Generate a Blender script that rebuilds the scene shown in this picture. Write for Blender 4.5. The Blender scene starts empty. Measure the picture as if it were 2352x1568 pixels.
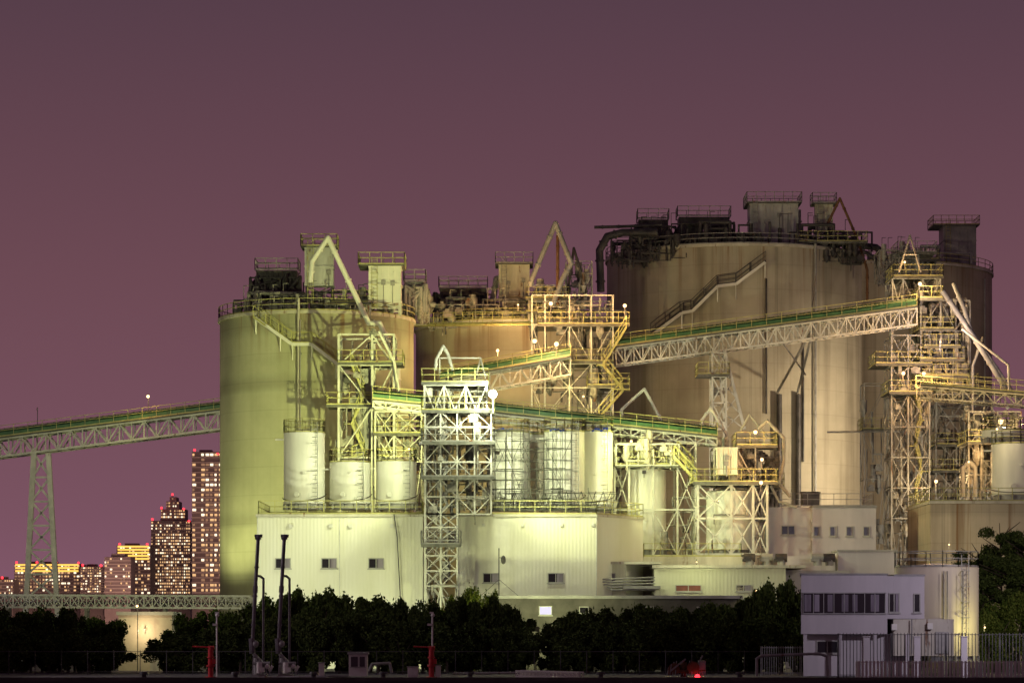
import bpy, math, random
from mathutils import Vector
random.seed(7)
R_=random.Random(11)
# survey helpers: metres at a given distance from the camera station
F=6650.; HX=1176.; HY=1450.; CH=3.0
def X(px,d): return (px-HX)*d/F
def Z(py,d): return CH+(HY-py)*d/F
def W(px,py,d): return Vector((X(px,d),d,Z(py,d)))
sc=bpy.context.scene
col=sc.collection
# ---------------------------------------------------------------- builder
class B:
    def __init__(s): s.v=[];s.f=[];s.m=[];s.mi=0
    def add(s,vs,fs):
        o=len(s.v); s.v+=[tuple(v) for v in vs]; s.f+=[tuple(i+o for i in f) for f in fs]; s.m+=[s.mi]*len(fs); return s
    def box(s,x0,x1,y0,y1,z0,z1):
        if x0>x1:x0,x1=x1,x0
        if y0>y1:y0,y1=y1,y0
        if z0>z1:z0,z1=z1,z0
        return s.add([(x0,y0,z0),(x1,y0,z0),(x1,y1,z0),(x0,y1,z0),(x0,y0,z1),(x1,y0,z1),(x1,y1,z1),(x0,y1,z1)],
            [(0,3,2,1),(4,5,6,7),(0,1,5,4),(1,2,6,5),(2,3,7,6),(3,0,4,7)])
    def frustum(s,x0,x1,y0,y1,z1,a0,a1,b0,b1,z0):
        return s.add([(a0,b0,z0),(a1,b0,z0),(a1,b1,z0),(a0,b1,z0),(x0,y0,z1),(x1,y0,z1),(x1,y1,z1),(x0,y1,z1)],
            [(0,3,2,1),(4,5,6,7),(0,1,5,4),(1,2,6,5),(2,3,7,6),(3,0,4,7)])
    def prism(s,pts,z0,z1):
        n=len(pts)
        return s.add([(p[0],p[1],z0) for p in pts]+[(p[0],p[1],z1) for p in pts],
            [tuple(range(n-1,-1,-1)),tuple(range(n,2*n))]+[(i,(i+1)%n,(i+1)%n+n,i+n) for i in range(n)])
    def fr(s,p,q):
        a=q-p; L=a.length
        a=a/L
        up=Vector((0,0,1)) if abs(a.z)<.96 else Vector((0,1,0))
        r=a.cross(up).normalized(); u=r.cross(a)
        return r,u
    def beam(s,p,q,w,h=None):
        p=Vector(p);q=Vector(q)
        if (q-p).length<1e-3: return s
        h=h or w; r,u=s.fr(p,q); r=r*w/2; u=u*h/2
        return s.add([p-r-u,p+r-u,p+r+u,p-r+u,q-r-u,q+r-u,q+r+u,q-r+u],
            [(0,1,2,3),(7,6,5,4),(0,4,5,1),(1,5,6,2),(2,6,7,3),(3,7,4,0)])
    def tube(s,p,q,r,r2=None,n=8):
        p=Vector(p);q=Vector(q)
        if (q-p).length<1e-3: return s
        r2=r if r2 is None else r2
        a,u=s.fr(p,q); vs=[]
        for c,rr in((p,r),(q,r2)):
            for i in range(n):
                t=2*math.pi*i/n; vs.append(c+a*math.cos(t)*rr+u*math.sin(t)*rr)
        return s.add(vs,[(i,i+n,(i+1)%n+n,(i+1)%n) for i in range(n)]+[tuple(range(n)),tuple(range(2*n-1,n-1,-1))])
    def sph(s,c,r,n=8,m=6,sz=1.):
        c=Vector(c); vs=[c+Vector((0,0,r*sz))]
        for j in range(1,m):
            ph=math.pi*j/m
            for i in range(n):
                t=2*math.pi*i/n; vs.append(c+Vector((r*math.sin(ph)*math.cos(t),r*math.sin(ph)*math.sin(t),r*sz*math.cos(ph))))
        vs.append(c-Vector((0,0,r*sz))); fs=[(0,1+i,1+(i+1)%n) for i in range(n)]
        for j in range(m-2):
            for i in range(n):
                a=1+j*n; fs.append((a+i,a+n+i,a+n+(i+1)%n,a+(i+1)%n))
        a=1+(m-2)*n; fs+=[(a+i,len(vs)-1,a+(i+1)%n) for i in range(n)]
        return s.add(vs,fs)
    def pipe(s,pts,r,n=10,fl=0):
        pts=[Vector(p) for p in pts]
        for i in range(len(pts)-1):
            s.tube(pts[i],pts[i+1],r,n=n)
            if i: s.sph(pts[i],r*1.02,n,6)
        return s
    def cyl(s,cx,cy,z0,z1,r,r2=None,n=32):
        r2=r if r2 is None else r2
        vs=[(cx+rr*math.cos(2*math.pi*i/n),cy+rr*math.sin(2*math.pi*i/n),z) for z,rr in((z0,r),(z1,r2)) for i in range(n)]
        return s.add(vs,[(i,(i+1)%n,(i+1)%n+n,i+n) for i in range(n)]+[tuple(range(n-1,-1,-1)),tuple(range(n,2*n))])
    def rail(s,pts,closed=False,h=1.1,sp=1.5,w=.05):
        pts=[Vector(p) for p in pts]
        if closed: pts=pts+[pts[0]]
        up=Vector((0,0,h))
        for a,b in zip(pts[:-1],pts[1:]):
            L=(b-a).length; k=max(1,int(round(L/sp)))
            for t in (1.,.55): s.beam(a+up*t,b+up*t,w)
            s.beam(a+up*.06,b+up*.06,.02,.12)
            for i in range(k+1): 
                c=a.lerp(b,i/k); s.beam(c,c+up,w)
        return s
    def rect_rail(s,x0,x1,y0,y1,z,**k):
        return s.rail([(x0,y0,z),(x1,y0,z),(x1,y1,z),(x0,y1,z)],closed=True,**k)
    def ladder(s,x,y,z0,z1,w=.5,cage=True):
        s.beam((x-w/2,y,z0),(x-w/2,y,z1),.05); s.beam((x+w/2,y,z0),(x+w/2,y,z1),.05)
        n=int((z1-z0)/.35)
        for i in range(n): s.beam((x-w/2,y,z0+i*.35),(x+w/2,y,z0+i*.35),.03)
        if cage:
            for i in range(int((z1-z0)/1.1)):
                z=z0+1+i*1.1
                s.beam((x-w/2,y,z),(x-w/2,y-.6,z),.04); s.beam((x+w/2,y,z),(x+w/2,y-.6,z),.04); s.beam((x-w/2,y-.6,z),(x+w/2,y-.6,z),.04)
        return s
    def stair(s,p,q,wid=.8,rl=True):
        p=Vector(p);q=Vector(q); d=(q-p); hd=Vector((d.x,d.y,0))
        side=Vector((-hd.y,hd.x,0)).normalized()*wid/2
        for sg in(-1,1):
            s.beam(p+side*sg,q+side*sg,.06,.2)
            if rl:
                up=Vector((0,0,1.0))
                s.beam(p+side*sg+up,q+side*sg+up,.06); s.beam(p+side*sg+up*.5,q+side*sg+up*.5,.04)
                k=max(1,int(d.length/1.3))
                for i in range(k+1):
                    c=p.lerp(q,i/k)+side*sg; s.beam(c,c+up,.05)
        k=max(2,int(abs(d.z)/.24))
        for i in range(k):
            c=p.lerp(q,(i+.5)/k); s.beam(c-side,c+side,.24,.04)
        return s
    def truss(s,p0,p1,h,w,n,t=.12,x=False,flip=0):
        p0=Vector(p0);p1=Vector(p1); hd=(p1-p0); side=Vector((-hd.y,hd.x,0)).normalized()*w/2; up=Vector((0,0,h))
        for sg in(-1,1):
            a=p0+side*sg;b=p1+side*sg
            s.beam(a,b,t*1.3); s.beam(a+up,b+up,t*1.3)
            for i in range(n+1):
                c=a.lerp(b,i/n); s.beam(c,c+up,t*.8)
                if i<n:
                    e=a.lerp(b,(i+1)/n)
                    if x: s.beam(c,e+up,t*.6); s.beam(c+up,e,t*.6)
                    elif (i+flip)%2: s.beam(c,e+up,t*.8)
                    else: s.beam(c+up,e,t*.8)
        for i in range(n+1):
            c=p0.lerp(p1,i/n); s.beam(c-side,c+side,t*.8); s.beam(c-side+up,c+side+up,t*.8)
            if i<n:
                e=p0.lerp(p1,(i+1)/n); s.beam(c-side,e+side,t*.5)
        return s
    def hood(s,p0,p1,r,n=7,ribs=0):
        p0=Vector(p0);p1=Vector(p1);hd=p1-p0; side=Vector((-hd.y,hd.x,0)).normalized(); vs=[]
        for c in(p0,p1):
            for i in range(n+1):
                t=math.pi*i/n; vs.append(c+side*math.cos(t)*r+Vector((0,0,math.sin(t)*r)))
        return s.add(vs,[(i,i+1,i+n+2,i+n+1) for i in range(n)]+[tuple(range(n+1)),tuple(range(n+1,2*n+2))])
# ---------------------------------------------------------------- objects
def mesh_obj(name,b,mats,smooth=False,origin=None):
    o0=Vector(origin) if origin is not None else Vector((0,0,0))
    me=bpy.data.meshes.new(name)
    me.from_pydata([(v[0]-o0.x,v[1]-o0.y,v[2]-o0.z) for v in b.v],[],b.f)
    if not isinstance(mats,(list,tuple)): mats=[mats]
    for m in mats: me.materials.append(m)
    if len(mats)>1: me.polygons.foreach_set('material_index',b.m)
    me.update()
    if smooth:
        me.polygons.foreach_set('use_smooth',[True]*len(me.polygons))
        try: me.set_sharp_from_angle(angle=math.radians(40))
        except Exception: pass
    o=bpy.data.objects.new(name,me); col.objects.link(o); o.location=o0
    return o
def tag(o,label,cat,group=None,kind=None):
    o["label"]=label; o["category"]=cat
    if group:o["group"]=group
    if kind:o["kind"]=kind
def thing(name,label,cat,loc,group=None):
    e=bpy.data.objects.new(name,None); e.location=Vector(loc); e.empty_display_size=.5; col.objects.link(e)
    tag(e,label,cat,group); return e
def part(T,name,b,mats,smooth=False,stuff=False,label=None,root=None):
    if not b.v: return None
    base=Vector(root if root is not None else T.location)
    o=mesh_obj(name,b,mats,smooth,base)
    o.location=(0,0,0); o.parent=T
    if stuff:o["kind"]="stuff"
    if label:o["label"]=label
    return o
def solo(name,label,cat,b,mats,smooth=False,group=None,kind=None):
    xs=[v[0] for v in b.v];ys=[v[1] for v in b.v];zs=[v[2] for v in b.v]
    o=mesh_obj(name,b,mats,smooth,((min(xs)+max(xs))/2,(min(ys)+max(ys))/2,min(zs)))
    if kind=="structure": o["kind"]=kind
    else: tag(o,label,cat,group,kind)
    return o
# ---------------------------------------------------------------- materials
def base_mat(name):
    m=bpy.data.materials.new(name); m.use_nodes=True; nt=m.node_tree; return m,nt,nt.nodes["Principled BSDF"]
def paint(name,c1,c2,scale=1.,rough=.6,metal=0.,streak=1.,bump=0.,lo=.4,hi=.65,rust=None,rust_lo=.62):
    m,nt,p=base_mat(name); N=nt.nodes;L=nt.links
    tc=N.new('ShaderNodeTexCoord'); mp=N.new('ShaderNodeMapping'); mp.inputs['Scale'].default_value=(scale,scale,scale*streak)
    L.new(tc.outputs['Object'],mp.inputs['Vector'])
    n=N.new('ShaderNodeTexNoise'); n.inputs['Scale'].default_value=1.; n.inputs['Detail'].default_value=6; n.inputs['Roughness'].default_value=.65
    L.new(mp.outputs['Vector'],n.inputs['Vector'])
    r=N.new('ShaderNodeValToRGB'); r.color_ramp.elements[0].position=lo; r.color_ramp.elements[1].position=hi
    r.color_ramp.elements[0].color=(*c1,1); r.color_ramp.elements[1].color=(*c2,1)
    L.new(n.outputs['Fac'],r.inputs['Fac']); out=r.outputs['Color']
    if rust:
        mp2=N.new('ShaderNodeMapping'); mp2.inputs['Scale'].default_value=(1.3,1.3,.25); mp2.inputs['Location'].default_value=(7,3,1)
        L.new(tc.outputs['Object'],mp2.inputs['Vector'])
        n2=N.new('ShaderNodeTexNoise'); n2.inputs['Scale'].default_value=1.4; n2.inputs['Detail'].default_value=8; n2.inputs['Roughness'].default_value=.7
        L.new(mp2.outputs['Vector'],n2.inputs['Vector'])
        r2=N.new('ShaderNodeValToRGB'); r2.color_ramp.elements[0].position=rust_lo; r2.color_ramp.elements[1].position=rust_lo+.08
        L.new(n2.outputs['Fac'],r2.inputs['Fac'])
        mx=N.new('ShaderNodeMixRGB'); L.new(r2.outputs['Color'],mx.inputs['Fac']); L.new(out,mx.inputs['Color1']); mx.inputs['Color2'].default_value=(*rust,1)
        out=mx.outputs['Color']
    L.new(out,p.inputs['Base Color'])
    p.inputs['Roughness'].default_value=rough; p.inputs['Metallic'].default_value=metal
    if bump:
        bp=N.new('ShaderNodeBump'); bp.inputs['Strength'].default_value=bump; bp.inputs['Distance'].default_value=.05
        L.new(n.outputs['Fac'],bp.inputs['Height']); L.new(bp.outputs['Normal'],p.inputs['Normal'])
    return m
def siding(name,c,ax=0,pitch=.3,dark=.8):
    m,nt,p=base_mat(name);N=nt.nodes;L=nt.links
    tc=N.new('ShaderNodeTexCoord'); sp=N.new('ShaderNodeSeparateXYZ'); L.new(tc.outputs['Object'],sp.inputs[0])
    ad=N.new('ShaderNodeMath'); ad.operation='ADD'; L.new(sp.outputs[0],ad.inputs[0]); L.new(sp.outputs[1],ad.inputs[1])
    mu=N.new('ShaderNodeMath'); mu.operation='MULTIPLY'; mu.inputs[1].default_value=2*math.pi/pitch; L.new(ad.outputs[0],mu.inputs[0])
    sn=N.new('ShaderNodeMath'); sn.operation='SINE'; L.new(mu.outputs[0],sn.inputs[0])
    bp=N.new('ShaderNodeBump'); bp.inputs['Strength'].default_value=.25; bp.inputs['Distance'].default_value=.02
    L.new(sn.outputs[0],bp.inputs['Height']); L.new(bp.outputs['Normal'],p.inputs['Normal'])
    mp=N.new('ShaderNodeMapping'); mp.inputs['Scale'].default_value=(.5,.5,.12); L.new(tc.outputs['Object'],mp.inputs['Vector'])
    n=N.new('ShaderNodeTexNoise'); n.inputs['Scale'].default_value=1; n.inputs['Detail'].default_value=8; L.new(mp.outputs['Vector'],n.inputs['Vector'])
    r=N.new('ShaderNodeValToRGB'); r.color_ramp.elements[0].position=.3; r.color_ramp.elements[1].position=.62
    r.color_ramp.elements[0].color=(c[0]*dark,c[1]*dark,c[2]*dark*.9,1); r.color_ramp.elements[1].color=(*c,1)
    L.new(n.outputs['Fac'],r.inputs['Fac']); L.new(r.outputs['Color'],p.inputs['Base Color']); p.inputs['Roughness'].default_value=.6
    return m
def silo_mat(name,c,H,stain=.5,bandk=1.):
    m,nt,p=base_mat(name);N=nt.nodes;L=nt.links
    tc=N.new('ShaderNodeTexCoord')
    def noise(scale,sc=1.,det=5,loc=(0,0,0)):
        mp=N.new('ShaderNodeMapping'); mp.inputs['Scale'].default_value=scale; mp.inputs['Location'].default_value=loc; L.new(tc.outputs['Object'],mp.inputs['Vector'])
        n=N.new('ShaderNodeTexNoise'); n.inputs['Scale'].default_value=sc; n.inputs['Detail'].default_value=det; n.inputs['Roughness'].default_value=.6; L.new(mp.outputs['Vector'],n.inputs['Vector']); return n.outputs['Fac']
    def ramp(f,a,b,ca,cb):
        r=N.new('ShaderNodeValToRGB'); r.color_ramp.elements[0].position=a; r.color_ramp.elements[1].position=b; r.color_ramp.elements[0].color=(*ca,1); r.color_ramp.elements[1].color=(*cb,1); L.new(f,r.inputs['Fac']); return r.outputs['Color']
    def mul(a,b,f=1.):
        mx=N.new('ShaderNodeMixRGB'); mx.blend_type='MULTIPLY'; mx.inputs['Fac'].default_value=f; L.new(a,mx.inputs['Color1']); L.new(b,mx.inputs['Color2']); return mx.outputs['Color']
    g=lambda v:(v,v,v)
    a=ramp(noise((.25,.25,.25),1,8),.35,.65,(c[0]*.8,c[1]*.8,c[2]*.78),c)
    band=ramp(noise((.002,.002,.2),1,1.),.44,.5,g(1-.2*bandk),g(1))
    a=mul(a,band)
    sp=N.new('ShaderNodeSeparateXYZ'); L.new(tc.outputs['Object'],sp.inputs[0])
    md=N.new('ShaderNodeMath'); md.operation='PINGPONG'; md.inputs[1].default_value=1.3; L.new(sp.outputs[2],md.inputs[0])
    a=mul(a,ramp(md.outputs[0],0.,.07,g(.86),g(1)))
    a=mul(a,ramp(noise((.35,.35,.015),1,5),.3,.5,(1-stain,1-stain*1.05,1-stain*1.1),g(1)))
    a=mul(a,ramp(noise((1.6,1.6,.02),1,5,(3,9,1)),.3,.42,g(1-stain*.7),g(1)))
    dv=N.new('ShaderNodeMath'); dv.operation='DIVIDE'; dv.inputs[1].default_value=H; L.new(sp.outputs[2],dv.inputs[0])
    tp=ramp(dv.outputs[0],.86,1.,g(0),g(.8)); nz=ramp(noise((1.6,1.6,.05),1,4,(5,2,0)),.55,.7,g(0),g(1))
    mt=mul(tp,nz); mx=N.new('ShaderNodeMixRGB'); L.new(mt,mx.inputs['Fac']); L.new(a,mx.inputs['Color1']); mx.inputs['Color2'].default_value=(.2,.1,.035,1)
    L.new(mx.outputs['Color'],p.inputs['Base Color']); p.inputs['Roughness'].default_value=.85
    return m
def emis(name,c,s,samp=False):
    m=bpy.data.materials.new(name); m.use_nodes=True; nt=m.node_tree; nt.nodes.clear()
    e=nt.nodes.new('ShaderNodeEmission'); e.inputs[0].default_value=(*c,1); e.inputs[1].default_value=s
    o=nt.nodes.new('ShaderNodeOutputMaterial'); nt.links.new(e.outputs[0],o.inputs[0])
    if not samp:
        try: m.cycles.emission_sampling='NONE'
        except Exception: pass
    return m
RUST=(.16,.065,.02)
WHITE=paint('white_steel',(.46,.46,.42),(.66,.66,.6),.7,.5,rust=RUST,rust_lo=.62)
GALV=paint('galvanised_steel',(.24,.24,.23),(.38,.38,.36),.9,.5,.2,rust=RUST,rust_lo=.58)
YEL=paint('pale_yellow_rail_paint',(.36,.35,.13),(.48,.46,.19),1.5,.55,rust=RUST,rust_lo=.58)
DARK=paint('dark_machinery',(.035,.033,.035),(.09,.085,.085),.8,.55,.2,rust=(.1,.045,.02),rust_lo=.6)
GREY=paint('grey_duct_paint',(.22,.22,.22),(.36,.36,.34),.6,.55,rust=RUST,rust_lo=.62)
MIX=paint('mixed_machinery_paint',(.06,.06,.06),(.5,.48,.42),.9,.6,rust=RUST,rust_lo=.58)
RUSTY=paint('rusted_steel',(.12,.05,.02),(.22,.12,.06),1.2,.8)
TANKW=paint('tank_white_paint',(.66,.66,.6),(.78,.77,.7),.5,.5,streak=.15,rust=(.42,.34,.2),rust_lo=.68)
CREAM=paint('stained_bin_paint',(.42,.4,.32),(.6,.58,.48),.6,.6,streak=.2,rust=RUST,rust_lo=.58)
GREEN=paint('green_cover',(.03,.1,.035),(.07,.18,.06),1.2,.5,rust=(.05,.05,.02),rust_lo=.62)
DECK=paint('grating_deck',(.08,.08,.07),(.16,.16,.14),2.,.8)
SCAF=paint('scaffold_tube',(.05,.05,.04),(.1,.1,.08),1.,.8)
SIDE=siding('white_corrugated_siding',(.7,.7,.6),dark=.9)
SIDE2=siding('cream_corrugated_siding',(.56,.57,.44),dark=.85)
SIDEG=siding('grey_siding',(.42,.4,.4),pitch=.6)
PANEL=paint('pale_wall_panel',(.46,.44,.46),(.56,.53,.55),.4,.6,streak=.2)
BEIGE=silo_mat('beige_concrete_wall',(.55,.48,.36),6.)
CONC=paint('concrete',(.2,.19,.17),(.3,.29,.26),.4,.9,bump=.2)
DCONC=paint('dark_concrete',(.06,.055,.05),(.12,.11,.1),.4,.9)
ASPH=paint('asphalt_ground',(.05,.048,.05),(.09,.085,.09),.15,.95,bump=.2)
BLACK=paint('dark_pipe_paint',(.07,.07,.075),(.17,.165,.18),.9,.35,.3)
RED=paint('red_paint',(.4,.012,.015),(.55,.03,.03),1.5,.45)
BLUE=paint('blue_tarp',(.02,.05,.35),(.04,.1,.5),2.,.6)
REDP=paint('red_panel',(.16,.05,.035),(.24,.07,.05),2.,.6)
BARK=paint('bark',(.04,.03,.02),(.08,.06,.04),3,.9)
GLASS,_nt,_p=base_mat('window_glass'); _p.inputs['Base Color'].default_value=(.015,.015,.02,1); _p.inputs['Roughness'].default_value=.2
FRAME=paint('window_frame',(.3,.3,.28),(.4,.4,.36),2,.5)
CURT=paint('curtain',(.12,.1,.13),(.3,.27,.32),.9,.9,streak=.1)
WG=paint('weathered_grey_bin',(.34,.34,.34),(.5,.5,.49),.6,.6,streak=.2,rust=RUST,rust_lo=.6)
def leafmat(name,a,b):
    m,nt,p=base_mat(name);N=nt.nodes;L=nt.links
    g=N.new('ShaderNodeNewGeometry'); r=N.new('ShaderNodeValToRGB'); r.color_ramp.elements[0].color=(*a,1); r.color_ramp.elements[1].color=(*b,1)
    L.new(g.outputs['Random Per Island'],r.inputs['Fac']); L.new(r.outputs['Color'],p.inputs['Base Color']); p.inputs['Roughness'].default_value=.9
    p.inputs['Specular IOR Level'].default_value=.1
    return m
LEAF=leafmat('bush_leaves',(.02,.035,.01),(.08,.11,.028))
LEAF2=leafmat('broadleaf_leaves',(.03,.06,.01),(.12,.15,.03))
E_WARM=emis('warm_lamp_glow',(1.,.6,.26),5); E_WHITE=emis('white_lamp_glow',(.95,1.,.75),60); E_RED=emis('red_beacon',(1.,.02,.03),6)
E_WIN=[emis('window_light_amber',(1.,.58,.27),.95),emis('window_light_white',(1.,.8,.55),1.7),emis('window_light_dim',(.8,.42,.24),.4)]
E_GOLD=emis('gold_crown_light',(1.,.55,.1),1.5); E_PANE=emis('office_window_light',(.8,.75,1.),1.1)
# ---------------------------------------------------------------- world, camera
w=bpy.data.worlds.new("World"); sc.world=w; w.use_nodes=True; nt=w.node_tree
tc=nt.nodes.new('ShaderNodeTexCoord'); sx=nt.nodes.new('ShaderNodeSeparateXYZ'); nt.links.new(tc.outputs['Generated'],sx.inputs[0])
rp=nt.nodes.new('ShaderNodeValToRGB'); nt.links.new(sx.outputs[2],rp.inputs[0]); cr=rp.color_ramp
cr.elements[0].position=0; cr.elements[0].color=(.225,.1,.15,1); cr.elements[1].position=1; cr.elements[1].color=(.045,.03,.045,1)
for p_,c_ in((.04,(.192,.086,.12)),(.08,(.171,.076,.102)),(.12,(.152,.068,.089)),(.165,(.124,.058,.078)),(.215,(.092,.048,.068)),(.4,(.065,.038,.055))):
    e=cr.elements.new(p_); e.color=(*c_,1)
nt.links.new(rp.outputs[0],nt.nodes['Background'].inputs[0]); nt.nodes['Background'].inputs[1].default_value=1.
cam=bpy.data.cameras.new('camera'); co=bpy.data.objects.new('camera',cam); col.objects.link(co); sc.camera=co
co.location=(0,0,CH); co.rotation_euler=(math.pi/2,0,0); cam.sensor_width=36; cam.lens=36*F/2352; cam.shift_y=(HY-784)/2352; cam.clip_end=12000; cam.clip_start=1
sc.view_settings.view_transform='Standard'; sc.view_settings.look='None'; sc.view_settings.exposure=0
# ---------------------------------------------------------------- lights
def light(parent,loc,power,c,rad=.25,spot=None,aim=None):
    ld=bpy.data.lights.new('lamp_light','SPOT' if spot else 'POINT'); ld.energy=power; ld.color=c; ld.shadow_soft_size=rad
    o=bpy.data.objects.new('lamp_light',ld); col.objects.link(o)
    if spot: ld.spot_size=math.radians(spot); ld.spot_blend=.7
    if parent: o.parent=parent; o.location=Vector(loc)-parent.location
    else: o.location=loc
    if aim is not None: o.rotation_euler=(Vector(aim)-Vector(loc)).to_track_quat('-Z','Y').to_euler()
    return o
def lamp(px,py,d,power,c=(1,.62,.28),r=.2,mat=None,label="small sodium lamp glowing on steelwork",pole=.8,ldy=-1.2):
    c0=W(px,py,d); T=thing('work_lamp',label,'lamp',c0-Vector((0,0,pole)),"sodium lamps on the plant")
    b=B(); b.beam(c0-Vector((0,-.3,pole)),c0+Vector((0,.3,.2)),.06); b.beam(c0+Vector((0,.3,.2)),c0+Vector((0,0,.2)),.05); b.cyl(c0.x,c0.y+.05,c0.z+r*.5,c0.z+r*.8,r*.7,r*.3,10)
    part(T,'bracket',b,DARK)
    part(T,'bulb',B().sph(c0,r*.58,12,8),mat or E_WARM,True)
    if power: light(T,c0+Vector((0,ldy,-.1)),power,c)
    return T
# ---------------------------------------------------------------- ground and water
gb=B(); gb.add([(-4000,178,0),(4000,178,0),(4000,9000,0),(-4000,9000,0),(-4000,178,-3),(4000,178,-3)],[(0,1,2,3),(4,5,1,0)])
solo('ground','','',gb,ASPH,kind="structure")
wm,nt,p=base_mat('harbour_water'); p.inputs['Base Color'].default_value=(.01,.012,.015,1); p.inputs['Roughness'].default_value=.15
n=nt.nodes.new('ShaderNodeTexNoise'); n.inputs['Scale'].default_value=1.5; bp=nt.nodes.new('ShaderNodeBump'); bp.inputs['Strength'].default_value=.4
nt.links.new(n.outputs['Fac'],bp.inputs['Height']); nt.links.new(bp.outputs['Normal'],p.inputs['Normal'])
solo('water','','',B().add([(-4000,-500,-1.2),(4000,-500,-1.2),(4000,178.5,-1.2),(-4000,178.5,-1.2)],[(0,1,2,3)]),wm,kind="structure")
# ---------------------------------------------------------------- silos
def ring(cx,cy,r,z,n=48): return [Vector((cx+r*math.cos(2*math.pi*i/n),cy+r*math.sin(2*math.pi*i/n),z)) for i in range(n)]
def silo(label,px0,px1,py,d,c,railmat,stain=.4,bandk=1.):
    R=(px1-px0)/2*d/F; cx=X((px0+px1)/2,d); H=Z(py,d)
    T=thing('storage_silo',label,'silo',(cx,d,0),"concrete storage silos")
    part(T,'wall',B().cyl(cx,d,0,H,R,n=96),silo_mat('silo_concrete',c,H,stain,bandk),True)
    part(T,'roof',B().cyl(cx,d,H+.003,H+.3,R+.2,R+.2,96).cyl(cx,d,H+.303,H+1.1,R-.6,1.5,96),CREAM,True)
    b=B().rail(ring(cx,d,R+.12,H+.3),closed=True,sp=1.6,w=.06); part(T,'handrail',b,railmat)
    return dict(T=T,R=R,cx=cx,cy=d,H=H)
S1=silo("pale concrete silo lit yellow green with wall stair",506,950,744,275,(.47,.47,.32),YEL,.16,1.2)
S2=silo("beige concrete silo behind the steel tower",955,1400,764,300,(.55,.5,.37),YEL,.2)
S3=silo("largest brown stained concrete silo with rooftop bins",1394,1977,604,318,(.48,.44,.34),GALV,.45,.4)
S4=silo("brown concrete silo standing behind the largest silo",1722,2275,640,356,(.5,.44,.33),YEL,.35,.4)
def onwall(S,px,py,off=.1):
    d=S['cy']-S['R']
    for _ in range(6):
        x=X(px,d)-S['cx']; r=S['R']+off; d=S['cy']-math.sqrt(max(0.,r*r-x*x))
    return W(px,py,d)
def wall_stair(S,pts,mat,mat2):
    b=B(); b2=B()
    for (a,c) in zip(pts[:-1],pts[1:]):
        k=max(1,int(abs(c[0]-a[0])/25)); prev=None
        for i in range(k+1):
            t=i/k; p=onwall(S,a[0]+(c[0]-a[0])*t,a[1]+(c[1]-a[1])*t,.75)
            if prev is not None:
                b2.stair(prev,p,.95)
                b.beam(prev-Vector((0,.5,.15)),p-Vector((0,.5,.15)),.1,.3)
            prev=p
            if i%2==0:
                q=onwall(S,a[0]+(c[0]-a[0])*t,a[1]+(c[1]-a[1])*t+38,0); b.beam(p-Vector((0,0,.2)),q,.1)
                q=onwall(S,a[0]+(c[0]-a[0])*t,a[1]+(c[1]-a[1])*t,0); b.beam(p-Vector((0,0,.2)),q,.1)
    part(S['T'],'stair_stringer',b,mat); part(S['T'],'wall_stair',b2,mat2)
wall_stair(S1,[(588,728),(672,788),(716,788),(800,852),(845,858)],TANKW,YEL)
wall_stair(S3,[(1757,600),(1690,650),(1648,655),(1590,712),(1566,716),(1500,765)],TANKW,DARK)
def wallpipe(S,px,py0,py1,r,mat,off=.4,name='downpipe'):
    p=onwall(S,px,py0,off); q=Vector((p.x,p.y,onwall(S,px,py1,off).z)); b=B().tube(p,q,r,n=8)
    z=p.z
    while z>q.z: b.beam((p.x,p.y,z),(p.x,p.y+off,z),.1); z-=3
    part(S['T'],name,b,mat)
wallpipe(S1,686,685,1180,.12,CREAM,.5); wallpipe(S3,1873,560,1180,.13,GALV,.4); wallpipe(S3,1790,905,1180,.28,DARK,.5); wallpipe(S3,1834,905,1180,.28,DARK,.5)
wallpipe(S3,1760,640,950,.1,DARK,.2); wallpipe(S1,690,735,985,.05,GALV,.8)
wallpipe(S3,1845,780,1060,.1,DARK,.2); wallpipe(S4,2262,640,1150,.12,GALV,.3)
def rim(S,a0,a1,n,seed,mat=None,hmax=2.):
    r=random.Random(seed); b=B(); mat=mat or GREY
    for i in range(n):
        t=math.radians(r.uniform(a0,a1)); rr=S['R']-r.uniform(.8,3.2); x=S['cx']+rr*math.cos(t); y=S['cy']+rr*math.sin(t); z=S['H']+.3; q=r.random()
        if q<.3: b.cyl(x,y,z,z+r.uniform(.5,hmax),r.uniform(.08,.3),n=10)
        elif q<.5: h=r.uniform(.4,1.1); b.box(x-.4,x+.4,y-.4,y+.4,z,z+h); b.tube((x,y,z+h),(x,y,z+h+.5),.15)
        elif q<.8:
            L=r.uniform(1.2,4.5); h=r.uniform(.6,hmax); b.pipe([(x,y,z),(x,y,z+h),(x+L,y+r.uniform(-.5,.5),z+h),(x+L,y,z)],r.uniform(.06,.2),8)
        else: b.beam((x,y,z),(x,y,z+hmax*1.3),.06); b.beam((x,y,z+hmax*1.3),(x+.5,y,z+hmax*1.3),.06)
    part(S['T'],'roof_piping',b,mat,True,stuff=True)
rim(S1,200,340,70,1,MIX,2.2); rim(S2,200,340,80,2,MIX,2.6); rim(S3,195,335,100,3,DARK,2.8); rim(S4,200,300,40,4,GREY,2.4)
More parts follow.
